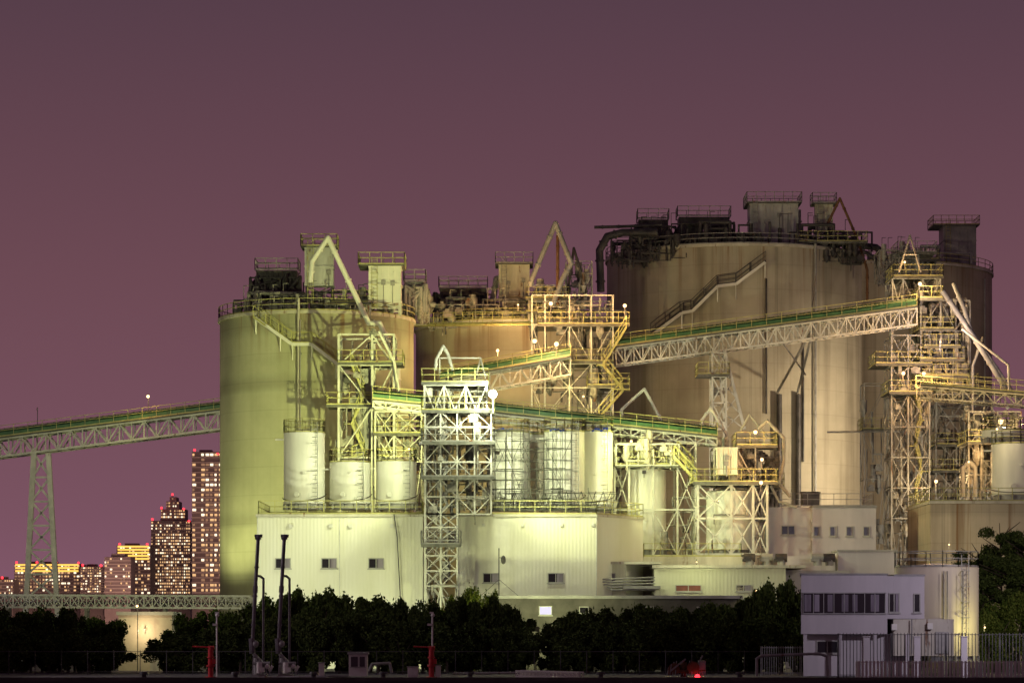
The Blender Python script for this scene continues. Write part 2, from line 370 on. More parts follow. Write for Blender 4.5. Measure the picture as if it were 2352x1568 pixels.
# ---------------------------------------------------------------- rooftop equipment
def bin_(label,px0,px1,py0,py1,d,dep,mat,railm=YEL,hop=0,legs=0,name='dust_collector',rail=True,ribs=5,lad=True,cat='dust collector',pw=0):
    x0,x1=X(px0,d),X(px1,d); z1,z0=Z(py0,d),Z(py1,d); y0,y1=d-dep/2,d+dep/2
    T=thing(name,label,cat,((x0+x1)/2,d,z0),"rooftop dust collectors and bins")
    b=B(); zb=z0+legs+hop; b.box(x0,x1,y0,y1,zb,z1)
    for i in range(ribs+1):
        x=x0+(x1-x0)*i/ribs; b.box(x-.05,x+.05,y0-.08,y0-.003,zb,z1)
    nh=max(1,int((z1-zb)/1.6))
    for i in range(nh+1):
        z=zb+(z1-zb)*i/nh; b.box(x0-.09,x1+.09,y0-.12,y0-.085,z-.06,z+.06); b.box(x0-.09,x0-.003,y0,y1,z-.06,z+.06); b.box(x1+.003,x1+.09,y0,y1,z-.06,z+.06)
    part(T,'casing',b,mat)
    r=random.Random(int(px0)); b=B()
    for i in range(2):
        xx=r.uniform(x0+.3,x1-.3); zz=r.uniform(zb+.3,z1-.6); b.box(xx-.2,xx+.2,y0-.25,y0-.125,zz,zz+.4); b.pipe([(xx,y0-.2,zz),(xx,y0-.2,zb-.2)],.04,6)
    part(T,'access_hatch',b,GREY)
    if hop:
        cx=(x0+x1)/2; part(T,'hopper',B().frustum(x0+.02,x1-.02,y0+.02,y1-.02,zb-.003,cx-.35,cx+.35,d-.35,d+.35,zb-hop),mat)
    if legs or hop:
        b=B(); H=zb-z0; k=max(1,int(round(H/1.3)))
        for x in(x0+.1,x1-.1):
            for y in(y0+.1,y1-.1): b.beam((x,y,z0-.3),(x,y,zb),.18)
        for y in(y0+.1,y1-.1):
            for i in range(k):
                za,zc=z0+H*i/k,z0+H*(i+1)/k; b.beam((x0,y,za),(x1,y,zc),.09); b.beam((x1,y,za),(x0,y,zc),.09); b.beam((x0,y,za),(x1,y,za),.1)
        part(T,'leg_frame',b,WHITE if mat in(TANKW,CREAM,WHITE) else DARK)
    if rail:
        b=B().box(x0-.4-pw,x1+.4,y0-.5,y1+.4,z1+.003,z1+.1); part(T,'platform',b,DECK)
        b=B().rect_rail(x0-.4-pw,x1+.4,y0-.5,y1+.4,z1+.1,sp=1.,w=.06)
        if lad: b.ladder(x0+.5,y0-.25,z0,z1+.8)
        part(T,'handrail',b,railm)
    return T
def machine(label,px0,px1,py0,py1,d,mat,seed=0,name='fan_unit',railm=GALV):
    r=random.Random(seed); x0,x1=X(px0,d),X(px1,d); z1,z0=Z(py0,d),Z(py1,d); H=z1-z0; Wd=x1-x0
    T=thing(name,label,'machinery',((x0+x1)/2,d,z0),"rooftop machinery")
    b=B()
    b.tube((x0+Wd*.28,d-1.2,z0+H*.45),(x0+Wd*.28,d+1.2,z0+H*.45),H*.42,n=20)
    b.tube((x0+Wd*.72,d-1.5,z0+H*.5),(x0+Wd*.72,d+1.2,z0+H*.5),H*.36,n=20)
    b.box(x0+Wd*.42,x0+Wd*.95,d-.8,d+1.4,z0+.2,z0+H*.45)
    part(T,'fan_drum',b,mat,True)
    b=B(); b.box(x0+Wd*.12,x0+Wd*.92,d-1.3,d+1.5,z0+H*.78,z0+H)
    for i in range(8): 
        x=x0+Wd*(.14+.1*i); b.box(x-.05,x+.05,d-1.4,d-1.303,z0+H*.78,z0+H)
    part(T,'silencer_casing',b,mat)
    b=B()
    for i in range(6):
        x=x0+Wd*i/5; b.beam((x,d-1.8,z0-.2),(x,d-1.8,z0+H*.8),.12); b.beam((x,d+1.8,z0-.2),(x,d+1.8,z0+H*.8),.12)
        if i<5: b.beam((x,d-1.8,z0),(x+Wd/5,d-1.8,z0+H*.75),.07)
    b.beam((x0,d-1.8,z0+H*.8),(x1,d-1.8,z0+H*.8),.14); b.beam((x0,d-1.8,z0+H*.4),(x1,d-1.8,z0+H*.4),.12)
    part(T,'support_frame',b,mat)
    b=B()
    for i in range(14):
        x=x0+Wd*r.random(); b.pipe([(x,d-2,z0),(x,d-2,z0+H*r.uniform(.3,.9)),(x+r.uniform(-1.5,1.5),d-2,z0+H*r.uniform(.3,.8))],r.uniform(.06,.2))
    part(T,'piping',b,mat,True,stuff=True)
    b=B().rect_rail(x0+Wd*.1,x1-Wd*.06,d-1.6,d+1.7,z0+H+.02,sp=1.1,w=.06); part(T,'handrail',b,railm)
    return T
def duct(label,pts,r,mat,d,name='elevated_duct',fl=3.,struts=True):
    P=[W(p[0],p[1],p[2] if len(p)>2 else d) for p in pts]
    T=thing(name,label,'duct',min(P,key=lambda v:v.z),"inclined ducts and pipes")
    part(T,'pipe',B().pipe(P,r,12),mat,True)
    b=B()
    for a,c in zip(P[:-1],P[1:]):
        L=(c-a).length; k=int(L/fl); u=(c-a).normalized()*.07
        for j in range(k+1):
            e=a.lerp(c,(j+.5)/(k+1)); b.tube(e-u,e+u,r*1.3,n=12)
    part(T,'flange',b,mat)
    return T
machine("dark fan machinery with handrail on silo roof",577,694,625,715,276,DARK,1)
bin_("tall pale dust collector tower on silo roof",703,766,572,722,268.5,2.,WG,YEL,legs=2.6,ribs=3,name='bag_filter_tower')
duct("white inverted V duct rising above silo roof",[(713,648),(717,600),(753,546),(847,742),(872,742),(914,838),(914,905)],.24,TANKW,264)
bin_("white cement bin with platform on silo roof",850,921,616,712,268,3.2,TANKW,YEL,hop=0,legs=.6,pw=.6,name='cement_bin')
machine("grey fan housing beside the cement bin",922,982,650,722,284,GREY,2)
for (a,b_,h,dd) in((640,700,700,268),(770,835,690,270),(600,660,715,267)):
    duct("grey horizontal pipe run on silo roof",[(a,h+14),(a,h),(b_,h),(b_,h+16)],.13,GREY,dd)
machine("dark fan machinery with rails on beige silo",995,1128,664,748,300,DARK,3)
bin_("stained hopper bin with tapered bottom on silo roof",1147,1215,612,750,297,3.,CREAM,GALV,hop=2.6,legs=.4,ribs=3,name='hopper_bin')
duct("grey inverted V duct above the beige silo",[(1217,658),(1222,640),(1276,513),(1312,605),(1292,640),(1270,700)],.25,GREY,288)
duct("grey duct from fan to hopper",[(1100,735),(1128,722),(1140,640),(1150,640)],.3,GREY,298)
duct("rusty thin chute beside inverted V duct",[(1281,540),(1281,700)],.16,RUSTY,289)
duct("dark short boom on beige silo roof",[(1300,700),(1318,570),(1348,672)],.13,DARK,292)
duct("grey pipe across beige silo roof",[(1000,700),(1010,708),(1160,708),(1180,730)],.22,GREY,294)
duct("horizontal pipes linking silo roofs",[(925,692),(1000,700)],.25,GREY,283)
duct("large dark pipe dropping beside the brown silo",[(1380,670),(1377,575),(1395,543),(1430,534),(1510,534)],.4,DARK,305,name='large_pipe')
duct("dark thin pipe at the silo roof edge",[(1365,522),(1440,520),(1520,516)],.16,DARK,306)
machine("dark fan housing on brown silo roof",1455,1540,508,592,312,DARK,4)
machine("dark drum fan and silencer on brown silo roof",1540,1685,502,592,312,DARK,5,railm=GALV)
bin_("pale grey bin with roof railing on brown silo",1720,1828,474,590,312,4.,WG,GALV,ribs=6,legs=.6,name='cement_bin')
duct("grey cylinder duct beside the rooftop bin",[(1833,482),(1833,590)],.33,GREY,311)
bin_("narrow rusty filter column on brown silo roof",1872,1910,472,560,311,1.6,CREAM,GALV,ribs=2,name='filter_column',legs=1.2)
duct("rusty crane boom bent over silo roof",[(1898,520),(1929,456),(1969,548),(1992,620),(1992,690)],.14,RUSTY,309,name='crane_boom')
duct("dark large pipe running over silo edge",[(1905,553),(1960,562),(2012,568),(2030,582),(2036,620)],.36,DARK,312,name='large_pipe')
duct("dark pipe beside large pipe on silo",[(1840,560),(1905,572),(1990,580),(2015,600),(2018,630)],.22,DARK,314)
for (a,b_,h) in((1410,1540,560),(1640,1720,540),(1650,1715,575),(1840,1900,583),(1545,1700,567)):
    duct("dark pipe run across the brown silo roof",[(a,h+16),(a,h),(b_,h),(b_,h+20)],.2,DARK,310)
bin_("tall grey bin with platform on far silo",2162,2235,524,625,350,4.,GREY,YEL,ribs=4,pw=.9,name='cement_bin')
# ---------------------------------------------------------------- steel towers
def tower(name,label,pxs,pys,d,dep,decks=(),brace='X',w=.2,mat=None,stair=None,railm=None,seed=0,clut=0,cat='steel tower',ground=False,skip=(),bw=.1,clm=None,group="steel access towers"):
    mat=mat or WHITE; railm=railm or YEL; r=random.Random(seed+50)
    xs=[X(p,d) for p in pxs]; zs=[Z(p,d) for p in pys]
    if ground: zs.append(0.)
    ys=[d,d+dep]; T=thing(name,label,cat,((xs[0]+xs[-1])/2,d+dep/2,zs[-1]),group)
    b=B()
    for x in xs:
        for y in ys: b.beam((x,y,zs[-1]),(x,y,zs[0]),w)
    for z in zs:
        for y in ys: b.beam((xs[0],y,z),(xs[-1],y,z),w*.8)
        for x in xs: b.beam((x,ys[0],z),(x,ys[1],z),w*.8)
    part(T,'frame',b,mat)
    b=B(); k=0
    for i in range(len(zs)-1):
        za,zb=zs[i],zs[i+1]
        for j in range(len(xs)-1):
            if (i,j) in skip: continue
            xa,xb=xs[j],xs[j+1]
            for y in ys:
                k+=1
                if brace=='X': b.beam((xa,y,za),(xb,y,zb),bw); b.beam((xa,y,zb),(xb,y,za),bw)
                elif brace=='V':
                    m=(xa+xb)/2; b.beam((xa,y,za),(m,y,zb),bw); b.beam((xb,y,za),(m,y,zb),bw)
                elif brace=='/':
                    if (i+j)%2: b.beam((xa,y,za),(xb,y,zb),bw)
                    else: b.beam((xa,y,zb),(xb,y,za),bw)
        for x in(xs[0],xs[-1]):
            b.beam((x,ys[0],za),(x,ys[1],zb),bw)
    part(T,'bracing',b,mat)
    bd=B(); br=B()
    for dk in decks:
        z=Z(dk[0],d); a=X(dk[1],d) if len(dk)>1 else xs[0]-.3; c=X(dk[2],d) if len(dk)>2 else xs[-1]+.3
        bd.box(a,c,ys[0]-.6,ys[1]+.4,z+.11,z+.18); bd.box(a,c,ys[0]-.66,ys[0]-.603,z-.05,z+.2)
        br.rect_rail(a,c,ys[0]-.6,ys[1]+.4,z+.18,sp=1.1,w=.05)
    part(T,'deck',bd,DECK); part(T,'handrail',br,railm)
    if stair:
        a,c=X(stair[0],d),X(stair[1],d); z_=Z(stair[2],d); ze=Z(stair[3],d); st=stair[4]; b=B(); fl=0
        y=ys[0]+.5 if len(stair)<6 else stair[5]
        while z_>ze+.3:
            zn=max(ze,z_-st)
            if fl%2: b.stair((a+.7,y,zn),(c-.7,y,z_),.75)
            else: b.stair((c-.7,y,zn),(a+.7,y,z_),.75)
            b.box(min(a,c)-.0,min(a,c)+.7,y-.5,y+.5,z_-.05,z_) if fl%2==0 else b.box(max(a,c)-.7,max(a,c),y-.5,y+.5,z_-.05,z_)
            z_=zn; fl+=1
        part(T,'stair',b,railm)
    if clut:
        b=B(); x0,x1=xs[0],xs[-1]
        for i in range(clut):
            za=zs[-1]+(zs[0]-zs[-1])*r.random(); x=r.uniform(x0,x1); y=r.uniform(ys[0]-.3,ys[1]); q=r.random()
            if q<.4: b.tube((x,y,za),(x,y,max(zs[-1],za-r.uniform(1.5,5))),r.uniform(.04,.12))
            elif q<.7: x2=min(x1,x+r.uniform(.8,3)); b.pipe([(x,y,za-.8),(x,y,za),(x2,y,za),(x2,y,za+.6)],r.uniform(.04,.1),6)
            elif q<.85: s_=r.uniform(.2,.42); b.box(x-s_,x+s_,y-s_*.7,y+s_*.7,za,za+s_*1.4); b.box(x-s_*.5,x+s_*.5,y-s_*.5,y+s_*.5,za+s_*1.4+.002,za+s_*2)
            else: b.cyl(x,y,za,za+r.uniform(.6,1.4),r.uniform(.2,.4),n=12); b.cyl(x,y,za-.6,za-.003,.08,.4,12)
        part(T,'piping',b,clm or GALV,True,stuff=True)
    return T
tower('stair_tower',"bright white lattice stair tower with zigzag stairs",[976,1012,1050],[1180,1210,1240,1275,1310,1345],233,3.,decks=[(1255,)],brace='X',w=.12,ground=True,stair=(976,1050,1180,1400,1.5),railm=GALV,bw=.055,clut=24,clm=MIX)
tower('stair_tower',"wide dense white lattice tower below conveyor head",[976,1012,1050,1090,1128],[945,980,1020,1060,1100,1140,1180],233,4.,decks=[(1020,),(1100,)],brace='/',w=.12,stair=(985,1048,945,1180,1.5),railm=GALV,bw=.065,clut=90,clm=MIX,seed=2)
tower('stair_tower',"white braced column under the conveyor head",[1075,1128],[1180,1240,1300],237.5,3.,brace='X',w=.15,ground=False,seed=22)
tower('transfer_tower',"floodlit white conveyor transfer tower with braced head",[975,1020,1070,1118],[884,942],233.5,5.,decks=[(884,968,1122),(948,968,1135)],brace='V',w=.15,railm=YEL,bw=.1,clut=50,clm=MIX,seed=3)
T=thing('derrick_frame',"small white pyramid hoist frame on tower head",'hoist',W(1104,850,236)); b=B()
a=W(1104,822,236)
for q in((1090,880,234.5),(1118,880,234.5),(1090,880,237.5),(1118,880,237.5)): b.beam(a,W(*q),.09)
b.beam(a,W(1010,822,236),.1); b.beam(W(1010,822,236),W(1010,880,236),.1)
part(T,'frame',b,WHITE)
duct("white pipe loop above the transfer tower",[(1000,850),(1002,825),(1018,795),(1028,812),(1040,850)],.13,WHITE,236)
tower('silo_tower',"white steel tower with decks beside the lit silo",[778,855,905],[768,838,935,1050],257,4.,decks=[(838,776,925),(935,750,910)],brace='/',w=.2,clut=120,stair=(790,855,838,1050,2.6),seed=5,clm=MIX,ground=True,bw=.1)
bin_("pale rectangular bucket elevator casing in tower",820,852,850,1045,259,1.4,GREY,YEL,rail=False,ribs=1,name='bucket_elevator')
tower('pipe_rack',"white steel frame under the green conveyor",[862,905,968],[945,1000,1060],256,4.,brace='X',w=.15,clut=120,seed=6,clm=MIX,ground=True,decks=[(1000,858,970)],bw=.08)
duct("white inclined pipes behind steel tower",[(870,760),(905,830),(918,905)],.13,WHITE,255)
tower('conveyor_tower',"sodium lit steel tower with platforms and stair",[1222,1252,1308,1358,1408],[678,745,835,890,955],267,5.,decks=[(750,1235,1446),(835,1295,1410),(890,1350,1446)],brace='/',w=.13,clut=300,seed=7,clm=MIX,ground=True,bw=.06,skip=((0,0),(0,1),(0,2),(0,3)))
T=thing('zigzag_stair',"yellow zigzag escape stair on steel tower",'stair',W(1410,1000,266)); b=B()
pts=[(1438,752),(1385,838),(1432,895),(1375,960)]
P=[W(p[0],p[1],265.5) for p in pts]
for i in range(3):
    hi,lo=P[i],P[i+1]
    b.stair(lo,hi,.9); b.box(lo.x-.6,lo.x+.6,265,266,lo.z-.06,lo.z)
b.rail([W(1405,895,265),W(1446,895,265)])
part(T,'flight',b,YEL)
def rack(a,c,t,bt,d,n,seed,mat,clm,decks=(),label="low pipe rack crowded with small ducts"):
    k=max(1,int((c-a)/45)); tower('roof_pipe_rack',label,[a+(c-a)*i/k for i in range(k+1)],[t,bt],d,3.,decks=decks,brace='/',w=.09,bw=.05,clut=n,seed=seed,mat=mat,clm=clm,cat='pipe rack',group="rooftop pipe racks",railm=YEL)
rack(592,700,700,732,268,40,61,GALV,MIX); rack(770,850,688,730,267,50,62,GALV,MIX,decks=((700,),)); rack(922,985,672,738,282,50,63,GALV,MIX)
rack(985,1145,700,752,291,90,64,GALV,MIX); rack(1215,1300,655,752,290,90,65,WHITE,MIX,decks=((690,),(720,)))
rack(1405,1540,545,598,306,70,66,DARK,DARK); rack(1540,1720,545,592,305.5,80,67,DARK,DARK); rack(1838,1985,552,600,307,70,68,DARK,DARK,decks=((560,),))
rack(2025,2150,590,650,330,60,69,GALV,GREY,decks=((600,),)); rack(1300,1360,600,700,292,40,70,GALV,MIX)
T=thing('roof_gangway',"railed gangway linking silo roofs",'gangway',W(1085,748,286)); b=B(); b.beam(W(952,748,287),W(1225,744,274),.9,.15); b.rail([W(952,745,286.5),W(1225,741,273.5)]); part(T,'walkway',b,YEL)
tower('conveyor_support_tower',"white tapering steel support with platforms",[1636,1668],[810,865,925,985],268,3.,decks=[(865,1602,1675)],brace='X',w=.16,ground=True,seed=8,clut=8)
T=thing('inclined_brace',"white inclined brace struts under the conveyor",'brace',W(1690,985,270)); b=B()
b.beam(W(1664,805,269),W(1710,985,269),.26); b.beam(W(1664,805,272),W(1710,985,272),.26); b.beam(W(1650,805,269),W(1665,985,269),.22)
for i in range(5):
    t=i/5; b.beam(W(1664+46*t,805+180*t,269),W(1651+15*(t+.2),805+180*(t+.2),269),.1); b.beam(W(1651+15*t,805+180*t,269),W(1664+46*(t+.2),805+180*(t+.2),269),.1)
part(T,'strut',b,WHITE)
T=thing('inclined_brace',"white V shaped brace struts propping the conveyor",'brace',W(1810,905,280)); b=B()
for dd in(271,274): 
    b.beam(W(1862,762,dd),W(1786,900,dd+28),.2); b.beam(W(1866,762,dd),W(1832,900,dd+28),.2); b.beam(W(1800,790,dd),W(1850,860,dd+20),.12)
part(T,'strut',b,GREY)
tower('support_frame',"yellow lit steel frame around a white tank",[1412,1445,1500,1556,1598],[1018,1072,1170,1275],247,5.,decks=[(1072,1410,1560)],brace='X',w=.16,ground=True,clut=60,seed=9,clm=MIX,bw=.08,skip=((1,1),(2,1),(2,0),(1,2)))
tower('support_frame',"lit frame crowded with valves and pipes",[1415,1560],[1020,1068],246,4.,brace='/',w=.12,clut=120,seed=29,clm=CREAM,bw=.06,skip=((0,0),))
tower('support_frame',"white steel frame around a smaller white tank",[1603,1680,1730,1762],[1112,1190,1272],244,5.,decks=[(1112,1590,1785)],brace='X',w=.2,ground=True,clut=24,seed=10,clm=MIX,bw=.11)
tower('equipment_frame',"small lit equipment frame above tank platform",[1640,1692,1735],[1028,1110],247,4.,decks=[(1028,1690,1785)],brace='/',w=.12,clut=120,seed=11,clm=MIX)
tower('equipment_frame',"narrow pipe frame behind tank platforms",[1740,1790],[1050,1120,1190],250,3.,decks=[(1120,1735,1800)],brace='/',w=.1,clut=50,seed=41,clm=MIX,mat=GALV,bw=.06)
bin_("pale ribbed weigh hopper on tank platform",1646,1690,1030,1090,244.5,2.,SIDE,YEL,rail=False,ribs=4,name='weigh_hopper')
b=B().stair(W(1548,1050,245),W(1600,1105,245),.8).stair(W(1556,1040,246.5),W(1592,1078,246.5),.8)
solo('access_stair',"yellow stair linking two tank platforms",'stair',b,YEL)
duct("white inverted V pipe beside lower conveyor",[(1428,962),(1428,940),(1480,893),(1524,975)],.13,TANKW,252)
duct("white inverted V pipe beside lower conveyor end",[(1612,985),(1612,965),(1632,938),(1668,995),(1668,1025)],.13,TANKW,250)
duct("cream bent pipe above equipment frame",[(1700,990),(1722,952),(1762,1002)],.1,CREAM,249)
duct("cream tall bent pipe beside tank frame",[(1740,985),(1762,966),(1800,1005),(1800,1060),(1790,1110),(1815,1140)],.14,CREAM,248)
duct("short white pipes descending from platform",[(1770,1115),(1788,1150),(1830,1165)],.12,CREAM,247)
# right complex
tower('elevator_tower',"tall grey lattice tower beside the far silo",[2048,2086,2135],[770,840,905,980,1050,1120,1190],272,5.,decks=[(905,2040,2140),(840,2010,2140)],brace='X',w=.14,mat=GALV,ground=True,clut=220,seed=12,stair=(2086,2135,905,1300,2.4),bw=.065,railm=YEL,clm=MIX)
tower('upper_platform',"brightly lit upper platforms full of machinery",[2115,2160,2195,2228],[690,760,830,905],272,6.,decks=[(690,2110,2165),(760,2110,2190),(800,2120,2205),(830,2110,2215),(868,2115,2225),(890,2115,2245)],brace='/',w=.12,clut=380,seed=13,clm=MIX,railm=YEL,bw=.06,mat=GALV)
tower('upper_platform',"lamp lit head platform of the upper conveyor",[2050,2075,2120,2160],[640,690],276,5.,decks=[(640,2050,2165)],brace='V',w=.11,clut=60,seed=14,railm=YEL,bw=.07,clm=MIX)
tower('upper_platform',"grey piping platform at the edge of far silo",[2020,2065,2110],[575,640],290,4.,decks=[(585,2060,2150)],brace='/',w=.12,clut=40,seed=24,railm=GALV,mat=GALV,bw=.07)
tower('lattice_tower',"dim rusty lattice tower among piping",[2150,2215,2280],[920,1010,1080,1150],283,6.,decks=[(1025,2150,2300),(1085,2140,2260)],brace='X',w=.14,clut=320,seed=15,mat=GALV,ground=True,clm=MIX,bw=.07)
tower('lattice_tower',"dim lattice bay carrying pipes above concrete block",[2225,2290,2345],[945,1020,1090,1150],262,5.,decks=[(1020,2220,2350)],brace='/',w=.12,clut=180,seed=35,mat=GALV,clm=MIX,bw=.065)
tower('lattice_tower',"rusty pipe support frame before the far silo",[1985,2040],[880,985,1100],284,3.,decks=[(990,1980,2050)],brace='/',w=.12,clut=24,seed=25,mat=GALV,ground=True,clm=GREY,bw=.06)
duct("white long inclined pipe from platform head",[(2165,668),(2228,760),(2318,905)],.26,GREY,268)
duct("white long inclined pipe down the platforms",[(2190,650),(2215,710),(2230,760),(2345,930)],.22,GREY,270)
duct("thin rusty inclined pipe beside long pipes",[(2210,755),(2316,838),(2318,900)],.12,CREAM,267)
duct("grey standing pipe beside tank",[(2258,775),(2235,840),(2235,1000)],.14,GREY,271)
duct("long thin horizontal pipe beside brown silo",[(1900,992),(2100,990)],.09,GREY,282)
duct("grey curved pipe above beige block",[(2212,1140),(2212,1075),(2228,1062),(2240,1075),(2240,1140)],.2,GREY,262)
b=B(); T=thing('hoist_frame',"grey pyramid hoist frame above the platforms",'hoist',W(2090,620,275)); a=W(2090,540,275)
for q in((2065,625,273.5),(2115,625,273.5),(2065,625,277),(2115,625,277)): b.beam(a,W(*q),.12)
b.beam(W(2075,585,273),W(2105,585,273),.1); part(T,'frame',b,GALV)
# ---------------------------------------------------------------- conveyors
def conveyor(label,pa,pb,d,h,wd=2.4,bay=28,cover=True,d2=None,t=.13,railm=YEL,mat=WHITE,x=False):
    d2=d2 or d; p0=W(pa[0],pa[1],d);p1=W(pb[0],pb[1],d2); n=max(2,int(abs(pb[0]-pa[0])/bay))
    T=thing('belt_conveyor',label,'conveyor',p0,"inclined belt conveyors")
    part(T,'truss',B().truss(p0,p1,h,wd,n,t,x),mat)
    up=Vector((0,0,h+.12)); 
    b=B().beam(p0+up,p1+up,wd+1.2,.1); part(T,'walkway',b,DECK)
    if cover:
        b=B().hood(p0+up+Vector((0,.3,.35)),p1+up+Vector((0,.3,.35)),.62)
        k=n*2
        for i in range(k+1):
            c=p0.lerp(p1,i/k)+up; u=(p1-p0).normalized()*.04
            b.hood(c+Vector((0,.3,.35))-u,c+Vector((0,.3,.35))+u,.68)
        part(T,'belt_cover',b,GREEN,label="green curved cover")
        b=B().beam(p0+up+Vector((0,-wd/2-.4,.28)),p1+up+Vector((0,-wd/2-.4,.28)),.05,.42); part(T,'side_panel',b,GREEN)
    b=B(); 
    for sy in(-wd/2-.5,wd/2+.5): b.rail([p0+up+Vector((0,sy,.06)),p1+up+Vector((0,sy,.06))],sp=1.4,w=.05)
    part(T,'handrail',b,railm)
    return T
conveyor("long white truss conveyor with green cover leaving silo",(-60,1058),(560,980),290,1.75,bay=27,t=.17)
conveyor("upper green covered conveyor lit by sodium lamps",(1010,916),(1310,862),266,1.5,bay=22)
conveyor("long upper truss conveyor crossing the brown silo",(1412,840),(2100,748),270,1.5,bay=20,d2=272,t=.13)
conveyor("lower green covered conveyor sloping down to tanks",(1128,968),(1645,1024),249,.6,wd=2.,bay=24,t=.12)
conveyor("green covered conveyor between silo and transfer tower",(858,936),(975,948),254,.5,wd=2.,bay=24)
conveyor("rust lit walkway conveyor to the edge tank",(2110,915),(2400,938),266,1.0,bay=24,cover=False,railm=YEL,mat=CREAM,t=.1)
tower('conveyor_trestle',"white trestle legs under lower conveyor",[1408,1436],[985,1072],250,2.,brace='X',w=.18,ground=True,seed=16)
T=thing('conveyor_trestle',"tall white braced trestle carrying the long conveyor",'trestle',(X(94,290),290,0),"conveyor trestles"); b=B()
for dd in(289,291.5):
    b.beam(W(78,1040,dd),W(52,1540,dd),.5); b.beam(W(111,1040,dd),W(140,1540,dd),.5)
    k=9
    for i in range(k):
        t0,t1=i/k,(i+1)/k; l=lambda t:W(78-26*t,1040+500*t,dd); r=lambda t:W(111+29*t,1040+500*t,dd)
        b.beam(l(t0),r(t1),.18); b.beam(r(t0),l(t1),.18); b.beam(l(t1),r(t1),.18)
part(T,'leg_frame',b,WHITE)
T=thing('pipe_bridge',"low horizontal white truss pipe bridge",'bridge',W(250,1395,255)); 
part(T,'truss',B().truss(W(-60,1393,255),W(577,1396,255),1.05,1.6,34,.13,True),WHITE)
b=B()
for i in range(4): b.tube(W(-60,1390,255)+Vector((0,-.5+.35*i,.25)),W(577,1392,255)+Vector((0,-.5+.35*i,.25)),.09)
part(T,'pipe',b,BLACK,True)
b=B()
for px in(20,200,380,560):
    x=X(px,255); b.beam((x,254.3,0),(x,254.3,5.1),.25); b.beam((x,255.7,0),(x,255.7,5.1),.25)
part(T,'support_post',b,CONC)
# ---------------------------------------------------------------- windows helper
def window(T,px0,px1,py0,py1,d,panes=2,glass=None,open_=False,proud=.05):
    x0,x1=X(px0,d),X(px1,d);z1,z0=Z(py0,d),Z(py1,d); b=B(); y=d-proud
    b.mi=0; t=.07
    b.box(x0,x1,y-.03,y+proud-.004,z0,z0+t); b.box(x0,x1,y-.03,y+proud-.004,z1-t,z1)
    for i in range(panes+1):
        x=x0+(x1-x0-t)*i/panes; b.box(x,x+t,y-.03,y+proud-.004,z0+t+.001,z1-t-.001)
    b.box(x0-.08,x1+.08,y-.1,y-.033,z0-.08,z0)
    b.mi=1
    b.box(x0+t,x1-t,y+.01,y+.03,z0+t,z1-t)
    if open_:
        b.mi=2; m=(x0+x1)/2; b.box(m+.1,x1-t,y-.005,y+.006,z0+t,z1-t)
    return part(T,'window',b,[FRAME,glass or GLASS,CURT])
# ---------------------------------------------------------------- white buildings
DW=236
T=thing('plant_building',"white corrugated plant building with three windows",'building',(X(780,DW),DW,0),"white plant buildings")
x0,x1=X(591,DW),X(972,DW); zt=Z(1186,DW)
part(T,'wall',B().box(x0,x1,DW,DW+11,0,zt),SIDE)
b=B().box(x0-.12,x1+.12,DW-.12,DW+11.1,zt+.003,zt+.2); part(T,'roof',b,CREAM)
part(T,'handrail',B().rect_rail(x0+.1,x1-.1,DW,DW+10.8,zt+.2,sp=1.3,w=.06),YEL)
b=B()
for px in(591,780,971): b.box(X(px,DW)-.03,X(px,DW)+.03,DW-.03,DW-.003,0,zt)
for px in(668,760,805,900): b.box(X(px,DW)-.15,X(px,DW)+.15,DW-.15,DW-.003,zt-.9,zt-.6)
part(T,'trim',b,WHITE)
for p in(632,738,846): window(T,p,p+36,1281,1305,DW,2,open_=True)
part(T,'downpipe',B().pipe([W(905,1180,DW-.2),W(912,1230,DW-.2),W(922,1420,DW-.2)],.04,6),DARK)
T=thing('plant_building',"white corrugated plant building with angled side wall",'building',(X(1210,DW),DW,0),"white plant buildings")
fp=[(X(1052,DW),DW),(X(1370,DW),DW),(X(1477,242),242),(X(1400,254),254),(X(1056,252),252)]
part(T,'wall',B().prism(fp,0,zt),SIDE)
cxm=X(1230,DW); fo=[(cxm+(a-cxm)*1.012,245+(c-245)*1.012) for a,c in fp]
part(T,'roof',B().prism(fo,zt+.003,zt+.2),CREAM)
part(T,'handrail',B().rail([(a,c,zt+.2) for a,c in fp],closed=True,sp=1.3,w=.06),YEL)
for p in(1109,1258): window(T,p,p+37,1315,1338,DW,2,open_=True)
b=B()
for px in(1053,1370): b.box(X(px,DW)-.04,X(px,DW)+.04,DW-.04,DW-.003,0,zt)
for px in(1110,1200,1290,1362): b.box(X(px,DW)-.12,X(px,DW)+.12,DW-.12,DW-.003,zt-.8,zt-.55)
part(T,'trim',b,WHITE)
T=thing('annex_building',"low cream annex beside white plant building",'building',(X(1440,238),238,0)); x0,x1=X(1371,238.5),X(1438,238.5)
part(T,'wall',B().box(x0,x1,238,246,0,Z(1295,238)),SIDE2)
part(T,'roof',B().box(x0-.1,X(1520,238),237.8,246,Z(1295,238)+.003,Z(1289,238)),CREAM)
window(T,1377,1414,1315,1336,238,2,open_=True)
part(T,'canopy',B().box(X(1430,238),X(1515,238),236.5,239,Z(1352,238),Z(1345,238)),GREY)
b=B()
for i in range(5): b.tube(W(1370+i*8,1330+6*i,236.8),W(1505,1325+7*i,236.8),.06)
part(T,'pipe',b,GREY)
T=thing('storage_shed',"long dark low shed with a lit window",'shed',(X(1400,229),229,0)); x0,x1=X(1105,229),X(1700,229)
part(T,'wall',B().box(x0,x1,229,233,0,Z(1374,229)),DCONC)
part(T,'roof',B().box(x0-.2,x1+.2,228.6,233.3,Z(1374,229)+.003,Z(1367,229)),GREY)
window(T,1238,1268,1391,1412,229,1,glass=E_PANE)
